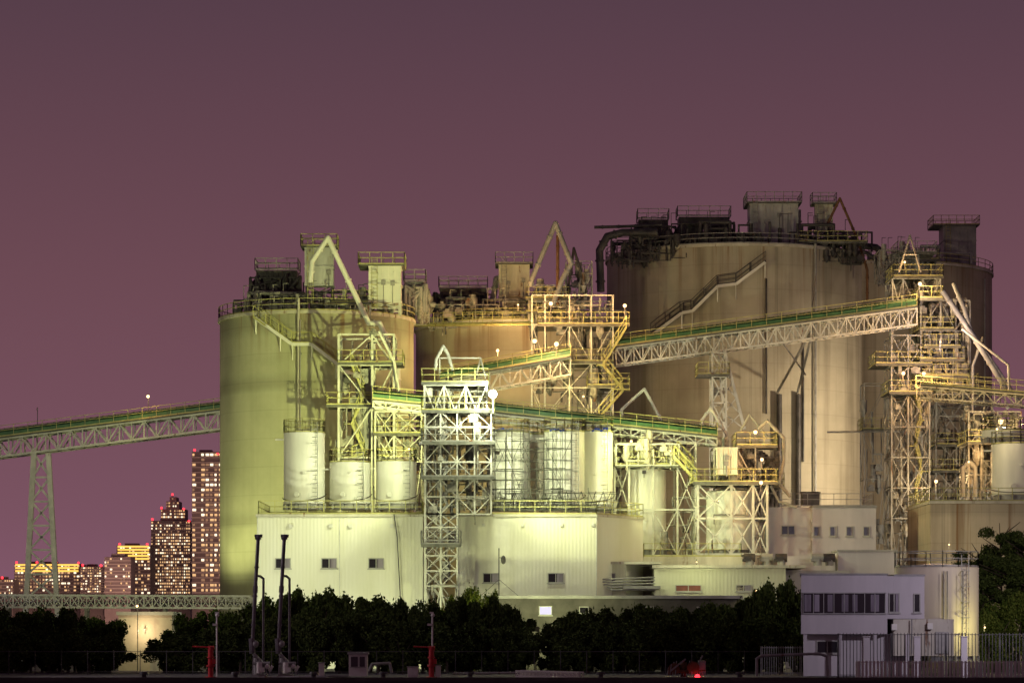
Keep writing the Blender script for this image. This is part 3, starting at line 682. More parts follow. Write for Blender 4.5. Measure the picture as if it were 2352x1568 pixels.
for p in(1120,1330,1480,1600): window(T,p,p+22,1392,1408,229,1)
T=thing('mast',"thin dark mast with stay wires on roof",'mast',W(1146,1367,230)); b=B(); b.beam(W(1146,1367,229.5),W(1146,1258,229.5),.08)
for p in((1105,1367,229),(1190,1367,229),(1146,1330,231)): b.beam(W(1146,1330,229.5),W(*p),.03)
b.sph(W(1156,1285,229.5),.2,8,6,1.8); b.beam(W(1146,1280,229.5),W(1158,1280,229.5),.05); part(T,'pole',b,DARK)
T=thing('low_plant_building',"low yellow green lit building with reddish window",'building',(X(1650,238),238,0))
part(T,'wall',B().box(X(1503,238),X(1805,238),238,244,0,Z(1304,238)),SIDE2)
part(T,'roof',B().box(X(1498,238),X(1850,238),237.7,248,Z(1304,238)+.003,Z(1297,238)),CREAM)
window(T,1551,1611,1342,1358,238,2,glass=REDP); window(T,1690,1726,1342,1358,238,2,open_=True)
part(T,'extension_wall',B().box(X(1806,238),X(1960,238),240,248,0,Z(1308,238)),SIDEG)
T=thing('tank_plinth',"cream concrete plinth carrying framed tanks",'plinth',(X(1590,245),245,0))
part(T,'wall',B().box(X(1478,243),X(1706,243),243.5,255,0,Z(1277,243)),CREAM); 
part(T,'handrail',B().rect_rail(X(1480,243),X(1704,243),243.7,254,Z(1277,243),sp=1.3),YEL)
for i,(px,dd) in enumerate(((1722,243),(1762,243.5),(1795,242.5),(1878,242),(1905,243))):
    T=thing('roof_vent',"curved dark roof ventilator on flat roof",'ventilator',(X(px,dd),dd,Z(1298,dd)),"roof ventilators")
    x=X(px,dd);z=Z(1298,dd)
    part(T,'duct',B().cyl(x,dd,z,z+.5,.35,n=14),GREY,True)
    part(T,'cowl',B().tube((x-.5,dd,z+.65),(x+.45,dd,z+.65),.36,n=14).box(x-.6,x+.1,dd-.4,dd+.4,z+.35,z+.55),GREY if i%2 else DARK,True)
T=thing('office_building',"two storey grey plant office with small windows",'building',(X(1890,248),248,0))
part(T,'wall',B().box(X(1866,247),X(2012,247),247,257,0,Z(1165,247)).box(X(1762,247),X(1866,247)-.004,248,257,0,Z(1163,247)),PANEL)
part(T,'roof',B().box(X(1866,247),X(2014,247),246.8,257.2,Z(1165,247)+.003,Z(1160,247)),GREY)
part(T,'handrail',B().rail([(X(1800,247),249,Z(1160,247)),(X(2012,247),249,Z(1160,247)),(X(2012,247),256,Z(1160,247))],sp=1.2,w=.05),GALV)
for a in((1868,1884),(1905,1922),(1943,1960),(1982,1998)): window(T,a[0],a[1],1208,1231,247,1,open_=True)
window(T,1794,1826,1206,1228,248,2)
part(T,'rooftop_unit',B().box(X(1842,250),X(1880,250),249,251,Z(1160,250),Z(1133,250)).cyl(X(1850,250),250,Z(1133,250)+.003,Z(1129,250),.5,n=12).cyl(X(1872,250),250,Z(1133,250)+.003,Z(1129,250),.5,n=12),DARK)
T=thing('low_annex',"flat grey annex wall in front of office",'building',(X(1990,244),244,0))
part(T,'wall',B().box(X(1925,243),X(2060,243),243,250,0,Z(1266,243)).box(X(1806,242),X(1925,242)-.01,244,250,0,Z(1275,242)),PANEL); part(T,'roof',B().box(X(1922,243),X(2062,243),242.8,250.2,Z(1266,243)+.003,Z(1262,243)),GREY)
T=thing('tank_base_building',"beige stained concrete block carrying a tank",'building',(X(2250,243),243,0))
part(T,'wall',B().box(X(2137,242),X(2420,242),242,256,0,Z(1156,242)),BEIGE); part(T,'roof',B().box(X(2134,242),X(2424,242),241.8,256.2,Z(1156,242)+.003,Z(1150,242)),CREAM)
part(T,'handrail',B().rect_rail(X(2137,242),X(2420,242),242.1,256,Z(1150,242),sp=1.2,w=.055),YEL)
# ---------------------------------------------------------------- tanks
def tank(label,px0,px1,py0,py1,d,mat=None,rail=True,legs=.5,cone=0,top='flat',lad=True,railm=YEL,bands=3,hose=True):
    R=(px1-px0)/2*d/F; cx=X((px0+px1)/2,d); z1,z0=Z(py0,d),Z(py1,d); mat=mat or TANKW
    T=thing('storage_tank',label,'tank',(cx,d,z0),"white cement tanks")
    zb=z0+legs
    part(T,'shell',B().cyl(cx,d,zb,z1,R,n=48),mat,True)
    b=B()
    for i in range(bands+1):
        z=zb+(z1-zb)*i/bands; b.cyl(cx,d,z-.03,z+.03,R+.02,n=48)
    b.cyl(cx,d,z1+.05,z1+.35,R,.4,48); part(T,'roof_and_bands',b,mat,True)
    b=B().cyl(cx,d,z0,zb-.05,R*.92,n=32)
    for i in range(10):
        t=2*math.pi*i/10; b.beam((cx+R*math.cos(t),d+R*math.sin(t),z0),(cx+R*math.cos(t),d+R*math.sin(t),zb),.16)
    part(T,'skirt',b,GREY)
    if rail: part(T,'handrail',B().rail(ring(cx,d,R,z1+.05,16),closed=True,sp=1.,w=.055),railm)
    if lad: part(T,'ladder',B().ladder(cx+R*.55,d-R*.88,z0,z1+.9,cage=True),GALV)
    b=B().beam((cx-R-.7,d-.3,z1-.5),(cx-R*.9,d-.3,z1-.5),.12).tube((cx-R*.3,d-R-.25,z0+1.2),(cx-R*.3,d-R*.8,z0+1.2),.2,n=12)
    b.tube((cx+.1,d-R-.2,z0+3.),(cx+.1,d-R*.9,z0+3.),.12,n=8)
    part(T,'nozzle',b,mat)
    if hose:
        b=B(); pts=[]
        for i in range(9):
            t=-math.pi+math.pi*i/8; pts.append((cx+(R+.12)*math.cos(t),d+(R+.12)*math.sin(t),z0+1.0-.5*math.sin(math.pi*i/8)+.3*i/8))
        b.pipe(pts,.04,6); part(T,'hose',b,DARK)
    return T
tank("tall white tank on the plant building roof",652,746,996,1170,241,bands=4)
tank("short white tank on the plant building roof",757,851,1064,1170,241.5)
tank("short white tank beside steel stair tower",864,957,1062,1170,242)
tank("white tank wrapped in dark scaffolding",1122,1216,996,1172,243,bands=4)
tank("white tank partly behind the scaffolded tank",1196,1252,1000,1172,248,lad=False)
tank("white tank with scaffolding on its flank",1250,1342,994,1172,243,bands=4)
tank("large plain white tank on plant roof",1316,1408,994,1172,246,bands=4)
for a,b_,c in((1140,1172,242),(1262,1290,242),(1358,1390,245)):
    bb=B(); 
    for i in range(6):
        x=X(a+(b_-a)*i/5,c); x2=X(a+(b_-a)*(i+.9)/5,c); z=Z(990,c)+R_.uniform(0,.2); bb.add([(x,c-1.2,z-.02),(x2,c-1.2,z+.06),(x2,c+1,z+.15),(x,c+1,z+.2),(x,c-1.3,z-.15),(x2,c-1.3,z-.12)],[(0,1,2,3),(4,5,1,0)])
    solo('tarpaulin',"crumpled blue tarpaulin on tank roof",'tarpaulin',bb,BLUE,group="blue tarpaulins")
def scaffold(label,px0,px1,py0,py1,d,dep,seed):
    r=random.Random(seed); x0,x1=X(px0,d),X(px1,d); z1,z0=Z(py0,d),Z(py1,d)
    T=thing('scaffolding',label,'scaffolding',((x0+x1)/2,d,z0),"tank scaffolding"); b=B(); b2=B()
    nx=max(2,int((x1-x0)/.6)); nz=int((z1-z0)/.8)
    for y in(d,d+dep):
        for i in range(nx+1):
            x=x0+(x1-x0)*i/nx+r.uniform(-.12,.12); b.beam((x,y,z0),(x+r.uniform(-.12,.12),y,z1+r.uniform(-.7,.8)),.045)
        for j in range(nz+1):
            z=z0+(z1-z0)*j/nz; e=r.uniform(-.2,.5); b.beam((x0-e,y,z+r.uniform(-.15,.15)),(x1+e,y,z+r.uniform(-.15,.15)),.045)
        for i in range(nx):
            for q in range(2):
                if r.random()<.7:
                    j=r.randrange(max(1,nz-2)); za=z0+(z1-z0)*j/nz; s_=r.choice((-1,1)); b.beam((x0+(x1-x0)*(i if s_>0 else i+1)/nx,y-.05,za),(x0+(x1-x0)*(i+1 if s_>0 else i)/nx,y-.05,za+1.6),.04)
    for i in range(nx+1):
        for j in range(nz+1): 
            x=x0+(x1-x0)*i/nx;z=z0+(z1-z0)*j/nz; b.beam((x,d,z),(x,d+dep,z),.03)
    for j in range(0,nz+1,2):
        z=z0+(z1-z0)*j/nz; a=r.uniform(0,.3); b2.box(x0+(x1-x0)*a,x0+(x1-x0)*r.uniform(.7,1.),d+.1,d+.6,z+.05,z+.12)
    part(T,'tube_frame',b,SCAF); part(T,'plank',b2,SCAF)
scaffold("dark tube scaffolding wrapped round a white tank",1120,1216,988,1170,239.6,1.1,1)
scaffold("dark tube scaffolding on the side of tank",1250,1312,985,1170,239.8,1.,2)
scaffold("narrow dark scaffold tower between tanks",1214,1250,1010,1170,241,2.,3)
scaffold("low dark scaffolding along the tank feet",1080,1420,1132,1172,238.6,.8,4)
tank("white tank inside yellow lit steel frame",1428,1530,1080,1275,250,rail=False,lad=False,bands=3,hose=False)
tank("white tank behind heavy cross bracing",1622,1730,1130,1275,247,rail=False,lad=False,bands=3,hose=False)
tank("white round tank on a concrete block",2278,2390,1022,1150,250,bands=3)
tank("white conical topped vessel on frame",2255,2352,990,1018,255,rail=True,lad=False,bands=1,hose=False)
# ---------------------------------------------------------------- foreground control building
D=196
T=thing('control_building',"pale two storey quay control building with curtained windows",'building',(X(1980,D),D,0))
xa,xb,xc=X(1840,D),X(2038,D),X(2124,D)
fpa=[(xa,D),(xb,D),(xb+.4,D+9),(X(1842,D+9),D+9)]
part(T,'wall',B().prism(fpa,Z(1455,D),Z(1320,D)).box(xb+.45,xc,D+.15,D+8,Z(1420,D),Z(1322,D)).box(xb+.003,xb+.447,D+.15,D+.5,Z(1420,D),Z(1322,D)).prism([(X(1845,D+1.2),D+1.2),(X(2088,D+1.2),D+1.2),(X(2088,D+1.2),D+8),(X(1848,D+8),D+8)],0,Z(1455,D)-.005),PANEL)
part(T,'lower_wall',B().box(xb+.45,X(2192,D),D+.25,D+8,Z(1505,D),Z(1421,D)),CREAM)
part(T,'roof',B().prism([(xa-.1,D-.1),(xb+.05,D-.1),(xb+.45,D+9.1),(X(1840,D+9),D+9.1)],Z(1320,D)+.003,Z(1316,D)).box(xb+.46,xc+.05,D+.05,D+8.1,Z(1322,D)+.003,Z(1318,D)),GREY)
b=B(); x0,x1=X(1842,D)+.05,X(2034,D); z1,z0=Z(1362,D),Z(1407,D); b.mi=1; b.box(x0,x1,D-.05,D-.004,z0,z1)
b.mi=2
for (a,c) in((0.02,.1),(.14,.2),(.3,.36),(.47,.55),(.6,.66),(.82,.92)): b.box(x0+(x1-x0)*a,x0+(x1-x0)*c,D-.07,D-.053,z0+.1,z1-.08)
b.mi=0
for i in range(9): x=x0+(x1-x0-.06)*i/8; b.box(x,x+.05,D-.1,D-.073,z0,z1)
b.box(x0-.05,x1+.05,D-.14,D-.052,z0-.08,z0-.001); b.box(x0-.05,x1+.05,D-.14,D-.052,z1+.001,z1+.06)
part(T,'window',b,[GREY,GLASS,CURT],label="long ribbon of curtained windows")
window(T,2041,2066,1361,1406,D+.15,2,open_=True); window(T,2098,2114,1362,1406,D+.15,1)
window(T,1875,1925,1470,1500,D+1.2,2)
b=B()
for px in(1850,1930,2010,2085): b.box(X(px,D)-.12,X(px,D)+.12,D+.1,D+.35,0,Z(1455,D)-.006)
part(T,'pillar',b,PANEL)
part(T,'door',B().box(X(2150,D),X(2180,D),D+.1,D+.246,Z(1500,D)+.01,Z(1450,D)),FRAME)
part(T,'downpipe',B().pipe([(X(2094,D),D-.05,Z(1422,D)),(X(2094,D),D-.05,Z(1500,D))],.05,8),GREY)
b=B()
for (a,c,e,f) in((2048,2060,1432,1446),(2130,2142,1430,1444)): b.box(X(a,D),X(c,D),D-.15,D+.24,Z(f,D),Z(e,D))
part(T,'air_conditioner',b,TANKW)
tank("broad pale water tank behind control building",2055,2247,1304,1520,208,mat=paint('pale_tank',(.5,.45,.38),(.62,.57,.5),.5,.5,streak=.1),bands=2,railm=GALV,hose=False)
T=thing('pipe_stack',"pair of thin vertical pipes on pale tank",'pipes',(X(2175,204),204.4,0)); b=B()
for px in(2168,2176,2212): b.tube((X(px,204.6),204.6,0),(X(px,204.6),204.6,Z(1310,204)),.05)
part(T,'pipe',b,GALV)
T=thing('gatehouse',"small cream building with a lamp lit wall",'building',(X(330,224),224,0))
part(T,'wall',B().box(X(272,224),X(395,224),224,229,0,Z(1412,224)),paint('gatehouse_wall',(.3,.27,.22),(.38,.35,.28),.5,.9)); part(T,'roof',B().box(X(268,224),X(399,224),223.7,229.2,Z(1412,224)+.003,Z(1404,224)),GREY)
part(T,'door',B().box(X(345,224),X(365,224),223.92,223.996,0,Z(1470,224)),GREY)
# ---------------------------------------------------------------- city
def city(label,px0,px1,py0,d,dep,fl,bw,dens,boxes=(),crown=None,beac=(),seed=0,mat=None,slabs=True,gold=0):
    r=random.Random(seed); x0,x1=X(px0,d),X(px1,d); z1=Z(py0,d)
    T=thing('office_tower',label,'tower block',((x0+x1)/2,d+dep/2,0),"distant city towers")
    b=B().box(x0,x1,d,d+dep,0,z1)
    b.box(x0+(x1-x0)*.2,x0+(x1-x0)*.6,d+dep*.3,d+dep*.7,z1+.01,z1+2.2)
    blocks=[(px0,px1,1365,py0)]
    for bx in boxes: b.box(X(bx[0],d),X(bx[1],d),d+dep*.15,d+dep*.8,Z(bx[3],d)+.01,Z(bx[2],d)); blocks.append((bx[0],bx[1],bx[3],bx[2]))
    part(T,'body',b,mat or CITYM)
    wb=B(); sb=B()
    for bi,(a,c,yb,yt) in enumerate(blocks):
        yoff=0 if bi==0 else dep*.15
        n=int((yb-yt)/fl); m=max(1,int((c-a)/bw)); core=r.randrange(m)
        for i in range(n):
            pz=yt+fl*(i+.35); lit=r.random(); rowk=.5 if lit<.15 else (1.25 if lit>.7 else 1.)
            if bi==0: sb.box(X(a,d)-.4,X(c,d)+.4,d-(1.2 if slabs else .6),d-.1,Z(pz+fl*.75,d)-(.6 if slabs else .3),Z(pz+fl*.75,d)+(.5 if slabs else .3))
            for j in range(m):
                if j==core: continue
                if r.random()<dens*rowk:
                    q=r.random(); wb.mi=0 if q<.45 else(1 if q<.68 else 2)
                    xa=X(a+(c-a)*(j+.1)/m,d); xb_=X(a+(c-a)*(j+.1+r.uniform(.4,.85))/m,d); y=d+yoff-.15
                    wb.add([(xa,y,Z(pz+fl*.48,d)),(xb_,y,Z(pz+fl*.48,d)),(xb_,y,Z(pz,d)),(xa,y,Z(pz,d))],[(0,1,2,3)])
    part(T,'window',wb,E_WIN,stuff=True)
    part(T,'balcony' if slabs else 'floor_band',sb,CITYB,stuff=True)
    if gold:
        g=B(); 
        for i in range(gold): g.box(x0+1,x1-1,d-.9,d-.7,Z(py0+4.5+i*7,d),Z(py0+.5+i*7,d))
        part(T,'lit_crown',g,E_GOLD)
    for bx in beac: part(T,'beacon',B().sph(W(bx[0],bx[1],d),1.,6,4),E_RED)
    return T
CITYM=paint('city_facade',(.16,.125,.13),(.25,.2,.2),.02,.8); CITYB=paint('city_balcony',(.4,.34,.32),(.5,.43,.4),.02,.8)
city("tall apartment tower with lit balconies at night",441,512,1037,2500,30,11.5,9,.85,beac=((447,1033),(500,1042)),seed=1)
city("stepped office tower with spire and red beacons",347,437,1195,2600,35,7,5,.8,boxes=((368,424,1168,1195),(380,410,1150,1168),(388,403,1140,1150)),beac=((396,1135),(371,1166),(422,1168),(350,1192),(434,1196)),seed=2,slabs=False)
solo('spire',"slender spire on top of the stepped tower",'spire',B().tube(W(396,1140,2612),W(396,1132,2612),.8,.2,6),CITYM)
city("office block with golden illuminated crown",268,345,1252,2550,30,8,6.5,.75,beac=((275,1249),(338,1249)),gold=5,seed=3,slabs=False)
city("dark brown apartment block with few lights",240,300,1278,2400,30,8,6,.25,seed=4,boxes=((255,285,1270,1278),),slabs=False)
city("low white lit office block in city",185,238,1300,2450,30,6,5,.8,beac=((190,1297),(232,1298)),seed=5,slabs=False)
city("wide office block with gold roof light band",33,183,1294,2500,40,8,7,.75,beac=((38,1291),(85,1291),(130,1291),(180,1292)),gold=3,seed=6,slabs=False)
city("small pinkish city block with dim lights",-20,30,1329,2450,30,7,5,.5,beac=((5,1326),),seed=7,slabs=False)
city("far low office block with scattered windows",296,350,1300,2700,30,6,5,.6,seed=8,slabs=False)
for px,py in((60,1440),(250,1440),(400,1440),(520,1300)): light(None,W(px,py-30,2250),280000,(1,.58,.42),8)  # unseen warm point lights added to brighten the city facades
# ---------------------------------------------------------------- vegetation
def crown_mesh(name,seed,n,mat,leaf=.2,flat=1.,nc=22,sp=(.18,.36)):
    r=random.Random(seed); b=B(); cl=[]
    for i in range(nc):
        t=r.uniform(0,2*math.pi); rad=r.uniform(.1,.8)**.7; z=r.uniform(-.85,.82); k=math.sqrt(max(.05,1-max(z,0)**2*.85))
        cl.append((Vector((math.cos(t)*rad*k,math.sin(t)*rad*k,z)),r.uniform(*sp)))
    for i in range(n):
        c,rr=r.choice(cl); v=Vector((r.gauss(0,1),r.gauss(0,1),r.gauss(0,1))).normalized()*rr*(r.uniform(.6,1.1) if r.random()<.92 else r.uniform(1.,1.45)); v.z*=flat; p=c+v
        a=Vector((r.gauss(0,1),r.gauss(0,1),r.gauss(0,1))).normalized(); q=a.cross(Vector((r.gauss(0,1),r.gauss(0,1),r.gauss(0,1)))).normalized(); s=leaf*r.uniform(.5,1.2)*.25
        b.add([p-a*s,p+q*s*.6,p+a*s,p-q*s*.6],[(0,1,2,3)])
    me=bpy.data.meshes.new(name); me.from_pydata(b.v,[],b.f); me.materials.append(mat); me.update(); return me
CR=[crown_mesh('bush_crown',s,10000,LEAF,.28) for s in range(5)]
CR2=[crown_mesh('tree_crown',s+20,7000,LEAF2,.26) for s in range(3)]
CR3=[crown_mesh('pine_crown',s+40,9000,LEAF,.22,.55,26,(.16,.34)) for s in range(3)]
tb=B(); rr=random.Random(3)
tb.tube((0,0,-1),(0,0,-.2),.07,.05,8)
for i in range(9):
    t=i*.7; tb.tube((0,0,-.5+.05*i),(.65*math.cos(t),.65*math.sin(t),rr.uniform(-.1,.6)),.035,.012,6)
tme=bpy.data.meshes.new('trunk'); tme.from_pydata(tb.v,[],tb.f); tme.materials.append(BARK)
tb=B(); tb.tube((0,0,-2.6),(0,0,-.4),.05,.035,8); tb.tube((0,0,-.4),(.1,0,.6),.035,.012,8)
for i in range(12):
    t=i*.9; tb.tube((0,0,-.8+.1*i),(.75*math.cos(t),.75*math.sin(t),-.6+.11*i),.022,.008,6)
pme=bpy.data.meshes.new('pine_trunk'); pme.from_pydata(tb.v,[],tb.f); pme.materials.append(BARK)
def plant(px,ptop,wpx,d,name='bush',label="dark dense evergreen bush along the quay fence",crowns=CR,group="bushes along the quay",cat='bush',tr=None,frac=1.):
    Ht=Z(ptop,d); rx=wpx/2*d/F; rz=Ht/2*frac
    T=thing(name,label,cat,(X(px,d),d,0),group); rot=R_.uniform(0,6.28)
    for nm,me in(('trunk',tr or tme),('crown',R_.choice(crowns))):
        o=bpy.data.objects.new(nm,me); col.objects.link(o); o.parent=T; o.location=(0,0,Ht-rz); o.scale=(rx,rx*.8,rz); o.rotation_euler=(0,0,rot)
        if nm=='trunk' and frac<1: o.scale=(rx,rx*.8,(Ht-rz)/2.6)
def hedge(prof,d,step,wmin,jit):
    px=prof[0][0]
    while px<prof[-1][0]:
        for (a,c) in zip(prof[:-1],prof[1:]):
            if a[0]<=px<=c[0]: top=a[1]+(c[1]-a[1])*(px-a[0])/(c[0]-a[0])
        plant(px,top+R_.uniform(-jit,jit),R_.uniform(wmin,wmin*1.4),d+R_.uniform(-1.5,1.5)); px+=step*R_.uniform(.8,1.2)
hedge([(-20,1408),(80,1400),(200,1410),(258,1432)],215,42,90,8)
hedge([(405,1440),(450,1412),(560,1398),(680,1368),(750,1352),(830,1372),(900,1388),(1000,1390),(1080,1380),(1160,1388),(1210,1430)],216,38,90,9)
hedge([(1280,1432),(1330,1412),(1420,1402),(1520,1388),(1620,1400),(1690,1382),(1760,1352),(1830,1345)],216,38,90,9)
hedge([(-20,1440),(150,1440),(268,1470)],211,48,110,10)
hedge([(396,1465),(600,1425),(1000,1425),(1195,1460)],211,48,110,12)
hedge([(1300,1460),(1500,1425),(1800,1415)],211,48,110,12)
for a in((2300,1195,130,224,.4),(2250,1235,130,226,.45),(2350,1215,130,222,.5),(2225,1290,110,221,.55),(2310,1275,170,220,.5),(2365,1300,140,219,.5),(2260,1330,140,218.5,.55)):
    plant(*a[:4],name='pine_tree',label="dark ragged spreading pine behind the tank",crowns=CR3,group="trees beside the tank",cat='tree',tr=pme,frac=a[4])
for a in((2290,1385,110,215),(2340,1370,120,216),(2270,1420,80,214)):
    plant(*a,name='shrub',label="yellow green lamp lit shrub beside pale tank",crowns=CR2,group="lamp lit shrubs",cat='shrub')
for a in((1085,1358,85,222),(1030,1376,60,223),(1125,1364,60,223)):
    plant(*a,name='shrub',label="yellow lit shrub before the stair tower",crowns=CR2,group="lamp lit shrubs",cat='shrub')
# ---------------------------------------------------------------- quay objects
def arm(px):
    D=188; T=thing('loading_arm',"tall dark marine loading arm with twin pipes",'loading arm',(X(px,D),D,0),"marine loading arms on the quay")
    b=B(); b.pipe([W(px-5,1500,D),W(px+1,1380,D),W(px+9,1236,D)],.12,12); b.tube(W(px-6,1465,D),W(px-4,1500,D),.2); b.tube(W(px+2,1360,D),W(px+3,1345,D),.16)
    for t in(.25,.5,.75): 
        c=W(px-5,1500,D).lerp(W(px+9,1236,D),t); b.tube(c-Vector((0,0,.06)),c+Vector((0,0,.06)),.16)
    part(T,'inboard_arm',b,BLACK,True)
    b=B().pipe([(X(px+21,D+.6),D+.6,.3),(X(px+21,D+.6),D+.6,Z(1328,D)),(X(px+14,D+.6),D+.6,Z(1322,D)),(X(px+4,D+.3),D+.3,Z(1322,D))],.08,10); part(T,'riser',b,BLACK,True)
    b=B().tube(W(px+1,1230,D),W(px+19,1230,D),.1).tube(W(px+9,1240,D),W(px+9,1228,D),.15).box(X(px+2,D),X(px+16,D),D-.2,D+.2,Z(1238,D),Z(1234,D)); part(T,'top_joint',b,BLACK)
    b=B().box(X(px-4,D),X(px+28,D),D-.5,D+1.2,0,.25)
    b.sph(W(px+2,1478,D),.24,10,8); b.tube(W(px-2,1500,D-.3),W(px+24,1528,D-.3),.12); b.cyl(X(px+4,D),D,.25,1.3,.16,n=12); b.tube(W(px-4,1522,D-.5),W(px+36,1522,D-.5),.1)
    for k in range(6): b.beam(W(px-4+8*k,1548,D-.6),W(px-2+7*k,1505+5*k,D-.4),.06)
    part(T,'base',b,GALV,True)
    b=B().tube(W(px+12,1545,D-.7),W(px+12,1520,D-.7),.18,n=14).sph(W(px+30,1530,D-.6),.17,10,8).tube(W(px+34,1540,D-.5),W(px+42,1528,D-.5),.1).box(X(px+18,D),X(px+26,D),D-.9,D-.5,.4,.7); part(T,'valve',b,TANKW,True)
arm(584); arm(644)
def monitor(px,dirn,mast):
    D=186; T=thing('fire_monitor',"red fire water monitor on the quay",'fire monitor',(X(px,D),D,0),"red fire monitors")
    b=B().cyl(X(px,D),D,0,Z(1490,D),.17,n=16).cyl(X(px,D),D,Z(1530,D),Z(1526,D),.27,n=16).cyl(X(px,D),D,Z(1510,D),Z(1507,D),.24,n=16).cyl(X(px,D),D,.0,.12,.36,n=16).box(X(px+4,D),X(px+12,D),D-.3,D+.1,Z(1524,D),Z(1512,D)); part(T,'column',b,RED,True)
    b=B().tube(W(px,1492,D),W(px,1484,D),.18).tube(W(px+8*dirn,1486,D),W(px-42*dirn,1484,D),.05).tube(W(px-6,1487,D),W(px+8,1487,D),.13); part(T,'nozzle',b,RED,True)
    T=thing('mast_light',"thin white quay pole with small fittings",'pole',(X(mast,D),D+.8,0),"quay poles")
    b=B().tube(W(mast,1560,D+.8),W(mast,1405,D+.8),.055); b.box(X(mast-7,D),X(mast+2,D),D+.7,D+.9,Z(1408,D),Z(1404,D)); b.sph(W(mast+1,1412,D+.7),.13,8,6); b.box(X(mast-12,D),X(mast-2,D),D+.6,D+.9,Z(1436,D),Z(1431,D)); part(T,'pole',b,TANKW)
monitor(484,1,498); monitor(991,1,993)
D=187
T=thing('guard_booth',"small white quay booth with window",'booth',(X(822,D),D,0))
part(T,'wall',B().box(X(801,D),X(843,D),D,D+1.3,.15,Z(1502,D)),TANKW); part(T,'roof',B().box(X(798,D),X(846,D),D-.08,D+1.4,Z(1502,D)+.003,Z(1497,D)),GREY)
b=B(); b.mi=1; b.box(X(806,D),X(822,D),D-.03,D-.004,Z(1530,D),Z(1507,D)); b.box(X(826,D),X(838,D),D-.03,D-.004,Z(1530,D),Z(1507,D)); b.mi=0; b.box(X(804,D),X(840,D),D-.06,D-.033,Z(1532,D),Z(1530.5,D)); part(T,'window',b,[FRAME,GLASS])
def cabinet(px0,px1,py0,label,mat):
    D=186; T=thing('electrical_cabinet',label,'cabinet',(X((px0+px1)/2,D),D,0),"quay cabinets"); x0,x1=X(px0,D),X(px1,D);z=Z(py0,D)
    part(T,'body',B().box(x0,x1,D,D+.6,.1,z).box(x0+.05,x1-.05,D+.05,D+.55,0,.099),mat); part(T,'door',B().box(x0+.05,(x0+x1)/2-.02,D-.03,D-.003,.2,z-.1).box((x0+x1)/2+.02,x1-.05,D-.03,D-.003,.2,z-.1),mat); part(T,'lid',B().box(x0-.05,x1+.05,D-.06,D+.65,z+.003,z+.05),GREY)
cabinet(936,960,1531,"pale electrical cabinet on the quay",TANKW); cabinet(1000,1012,1528,"small white cabinet beside red monitor",TANKW); cabinet(732,744,1522,"narrow blue white cabinet on quay",TANKW)
T=thing('quay_pipework',"pale low pipework with bends along quay",'pipework',(X(880,190),190,0)); b=B()
b.pipe([W(845,1545,190),W(855,1524,190),W(895,1522,190),W(900,1545,190)],.1,8); b.pipe([W(700,1552,189),W(800,1552,189)],.08); b.pipe([W(590,1556,186),W(740,1554,186),W(770,1560,186)],.1); b.pipe([W(1040,1546,188),W(1200,1544,188)],.08); part(T,'pipe',b,GALV,True)
b=B().truss(W(1190,1552,184),W(1335,1556,182.5),.35,.9,16,.07,True); solo('gangway',"pale folded gangway lying on the quay",'gangway',b,TANKW)
for px in(330,540,720,880,1080,1380,1700):
    T=thing('bollard',"low dark mooring bollard on quay edge",'bollard',(X(px,180),180.2,0),"mooring bollards"); c=X(px,180)
    part(T,'post',B().cyl(c,180.2,0,.35,.18,.15,14).cyl(c,180.2,.352,.5,.3,.24,14),DARK,True)
T=thing('quay_kerb',"concrete kerb along the quay edge",'kerb',(0,178.4,0)); part(T,'kerb',B().box(-80,80,178.1,178.6,0.004,.2),DCONC)
def fence(label,px0,px1,d,h,sp,mat,bars=0,z0=0,w=.06,name='fence',bw=.03):
    x0,x1=X(px0,d),X(px1,d); T=thing(name,label,'fence',((x0+x1)/2,d,z0),"quay fences"); b=B(); n=max(1,int((x1-x0)/sp))
    for i in range(n+1): x=x0+(x1-x0)*i/n; b.beam((x,d,z0),(x,d,z0+h),w)
    part(T,'post',b,mat); b=B(); b.beam((x0,d-.04,z0+h-.08),(x1,d-.04,z0+h-.08),.04); b.beam((x0,d-.04,z0+.2),(x1,d-.04,z0+.2),.04); part(T,'rail',b,mat)
    if bars:
        b=B(); k=int((x1-x0)/bars)
        for i in range(k): x=x0+bars*(i+.5); b.beam((x,d-.08,z0+.05),(x,d-.08,z0+h+.02),bw)
        part(T,'bar',b,mat,stuff=True)
    return T
fence("tall dark wire fence along the bushes",-40,1770,203,1.7,1.8,DARK,w=.05)
fence("grey tall barred fence before control building",1748,1840,198,2.,1.6,GALV,.16)
fence("grey tall barred fence with square posts",1925,2420,188,2.9,3.,DARK,.22,w=.1,bw=.045)
fence("white picket railing at quay corner",1968,2420,182.5,1.15,1.6,TANKW,.24,bw=.13,w=.13)
for px in(1990,2106,2214):
    T=thing('fence_post',"thick square pale fence pillar",'post',(X(px,187),187,0),"fence pillars"); x=X(px,187); part(T,'pillar',B().box(x-.2,x+.2,186.8,187.2,0,Z(1462,187)).box(x-.24,x+.24,186.76,187.24,Z(1462,187)+.002,Z(1460,187)),PANEL)
T=thing('curved_pipe',"grey curved pipe handrail at fence end",'pipe',(X(1740,185),185,0)); part(T,'pipe',B().pipe([W(1738,1552,184),W(1738,1512,184),W(1748,1505,184),W(1880,1500,184),W(1900,1506,184),W(1902,1556,184)],.09,10),GALV,True)
D=181; T=thing('mooring_winch',"dark rusty mooring winch with red light",'winch',(X(1580,D),D,0)); 
b=B().tube(W(1548,1535,D-.5),W(1548,1535,D+.6),.36,n=16).tube(W(1592,1532,D-.6),W(1592,1532,D+.6),.4,n=16).tube(W(1535,1545,D-.3),W(1620,1538,D-.3),.12); b.cyl(X(1570,D),D,0,1.1,.2,n=12); part(T,'drum',b,RUSTY,True)
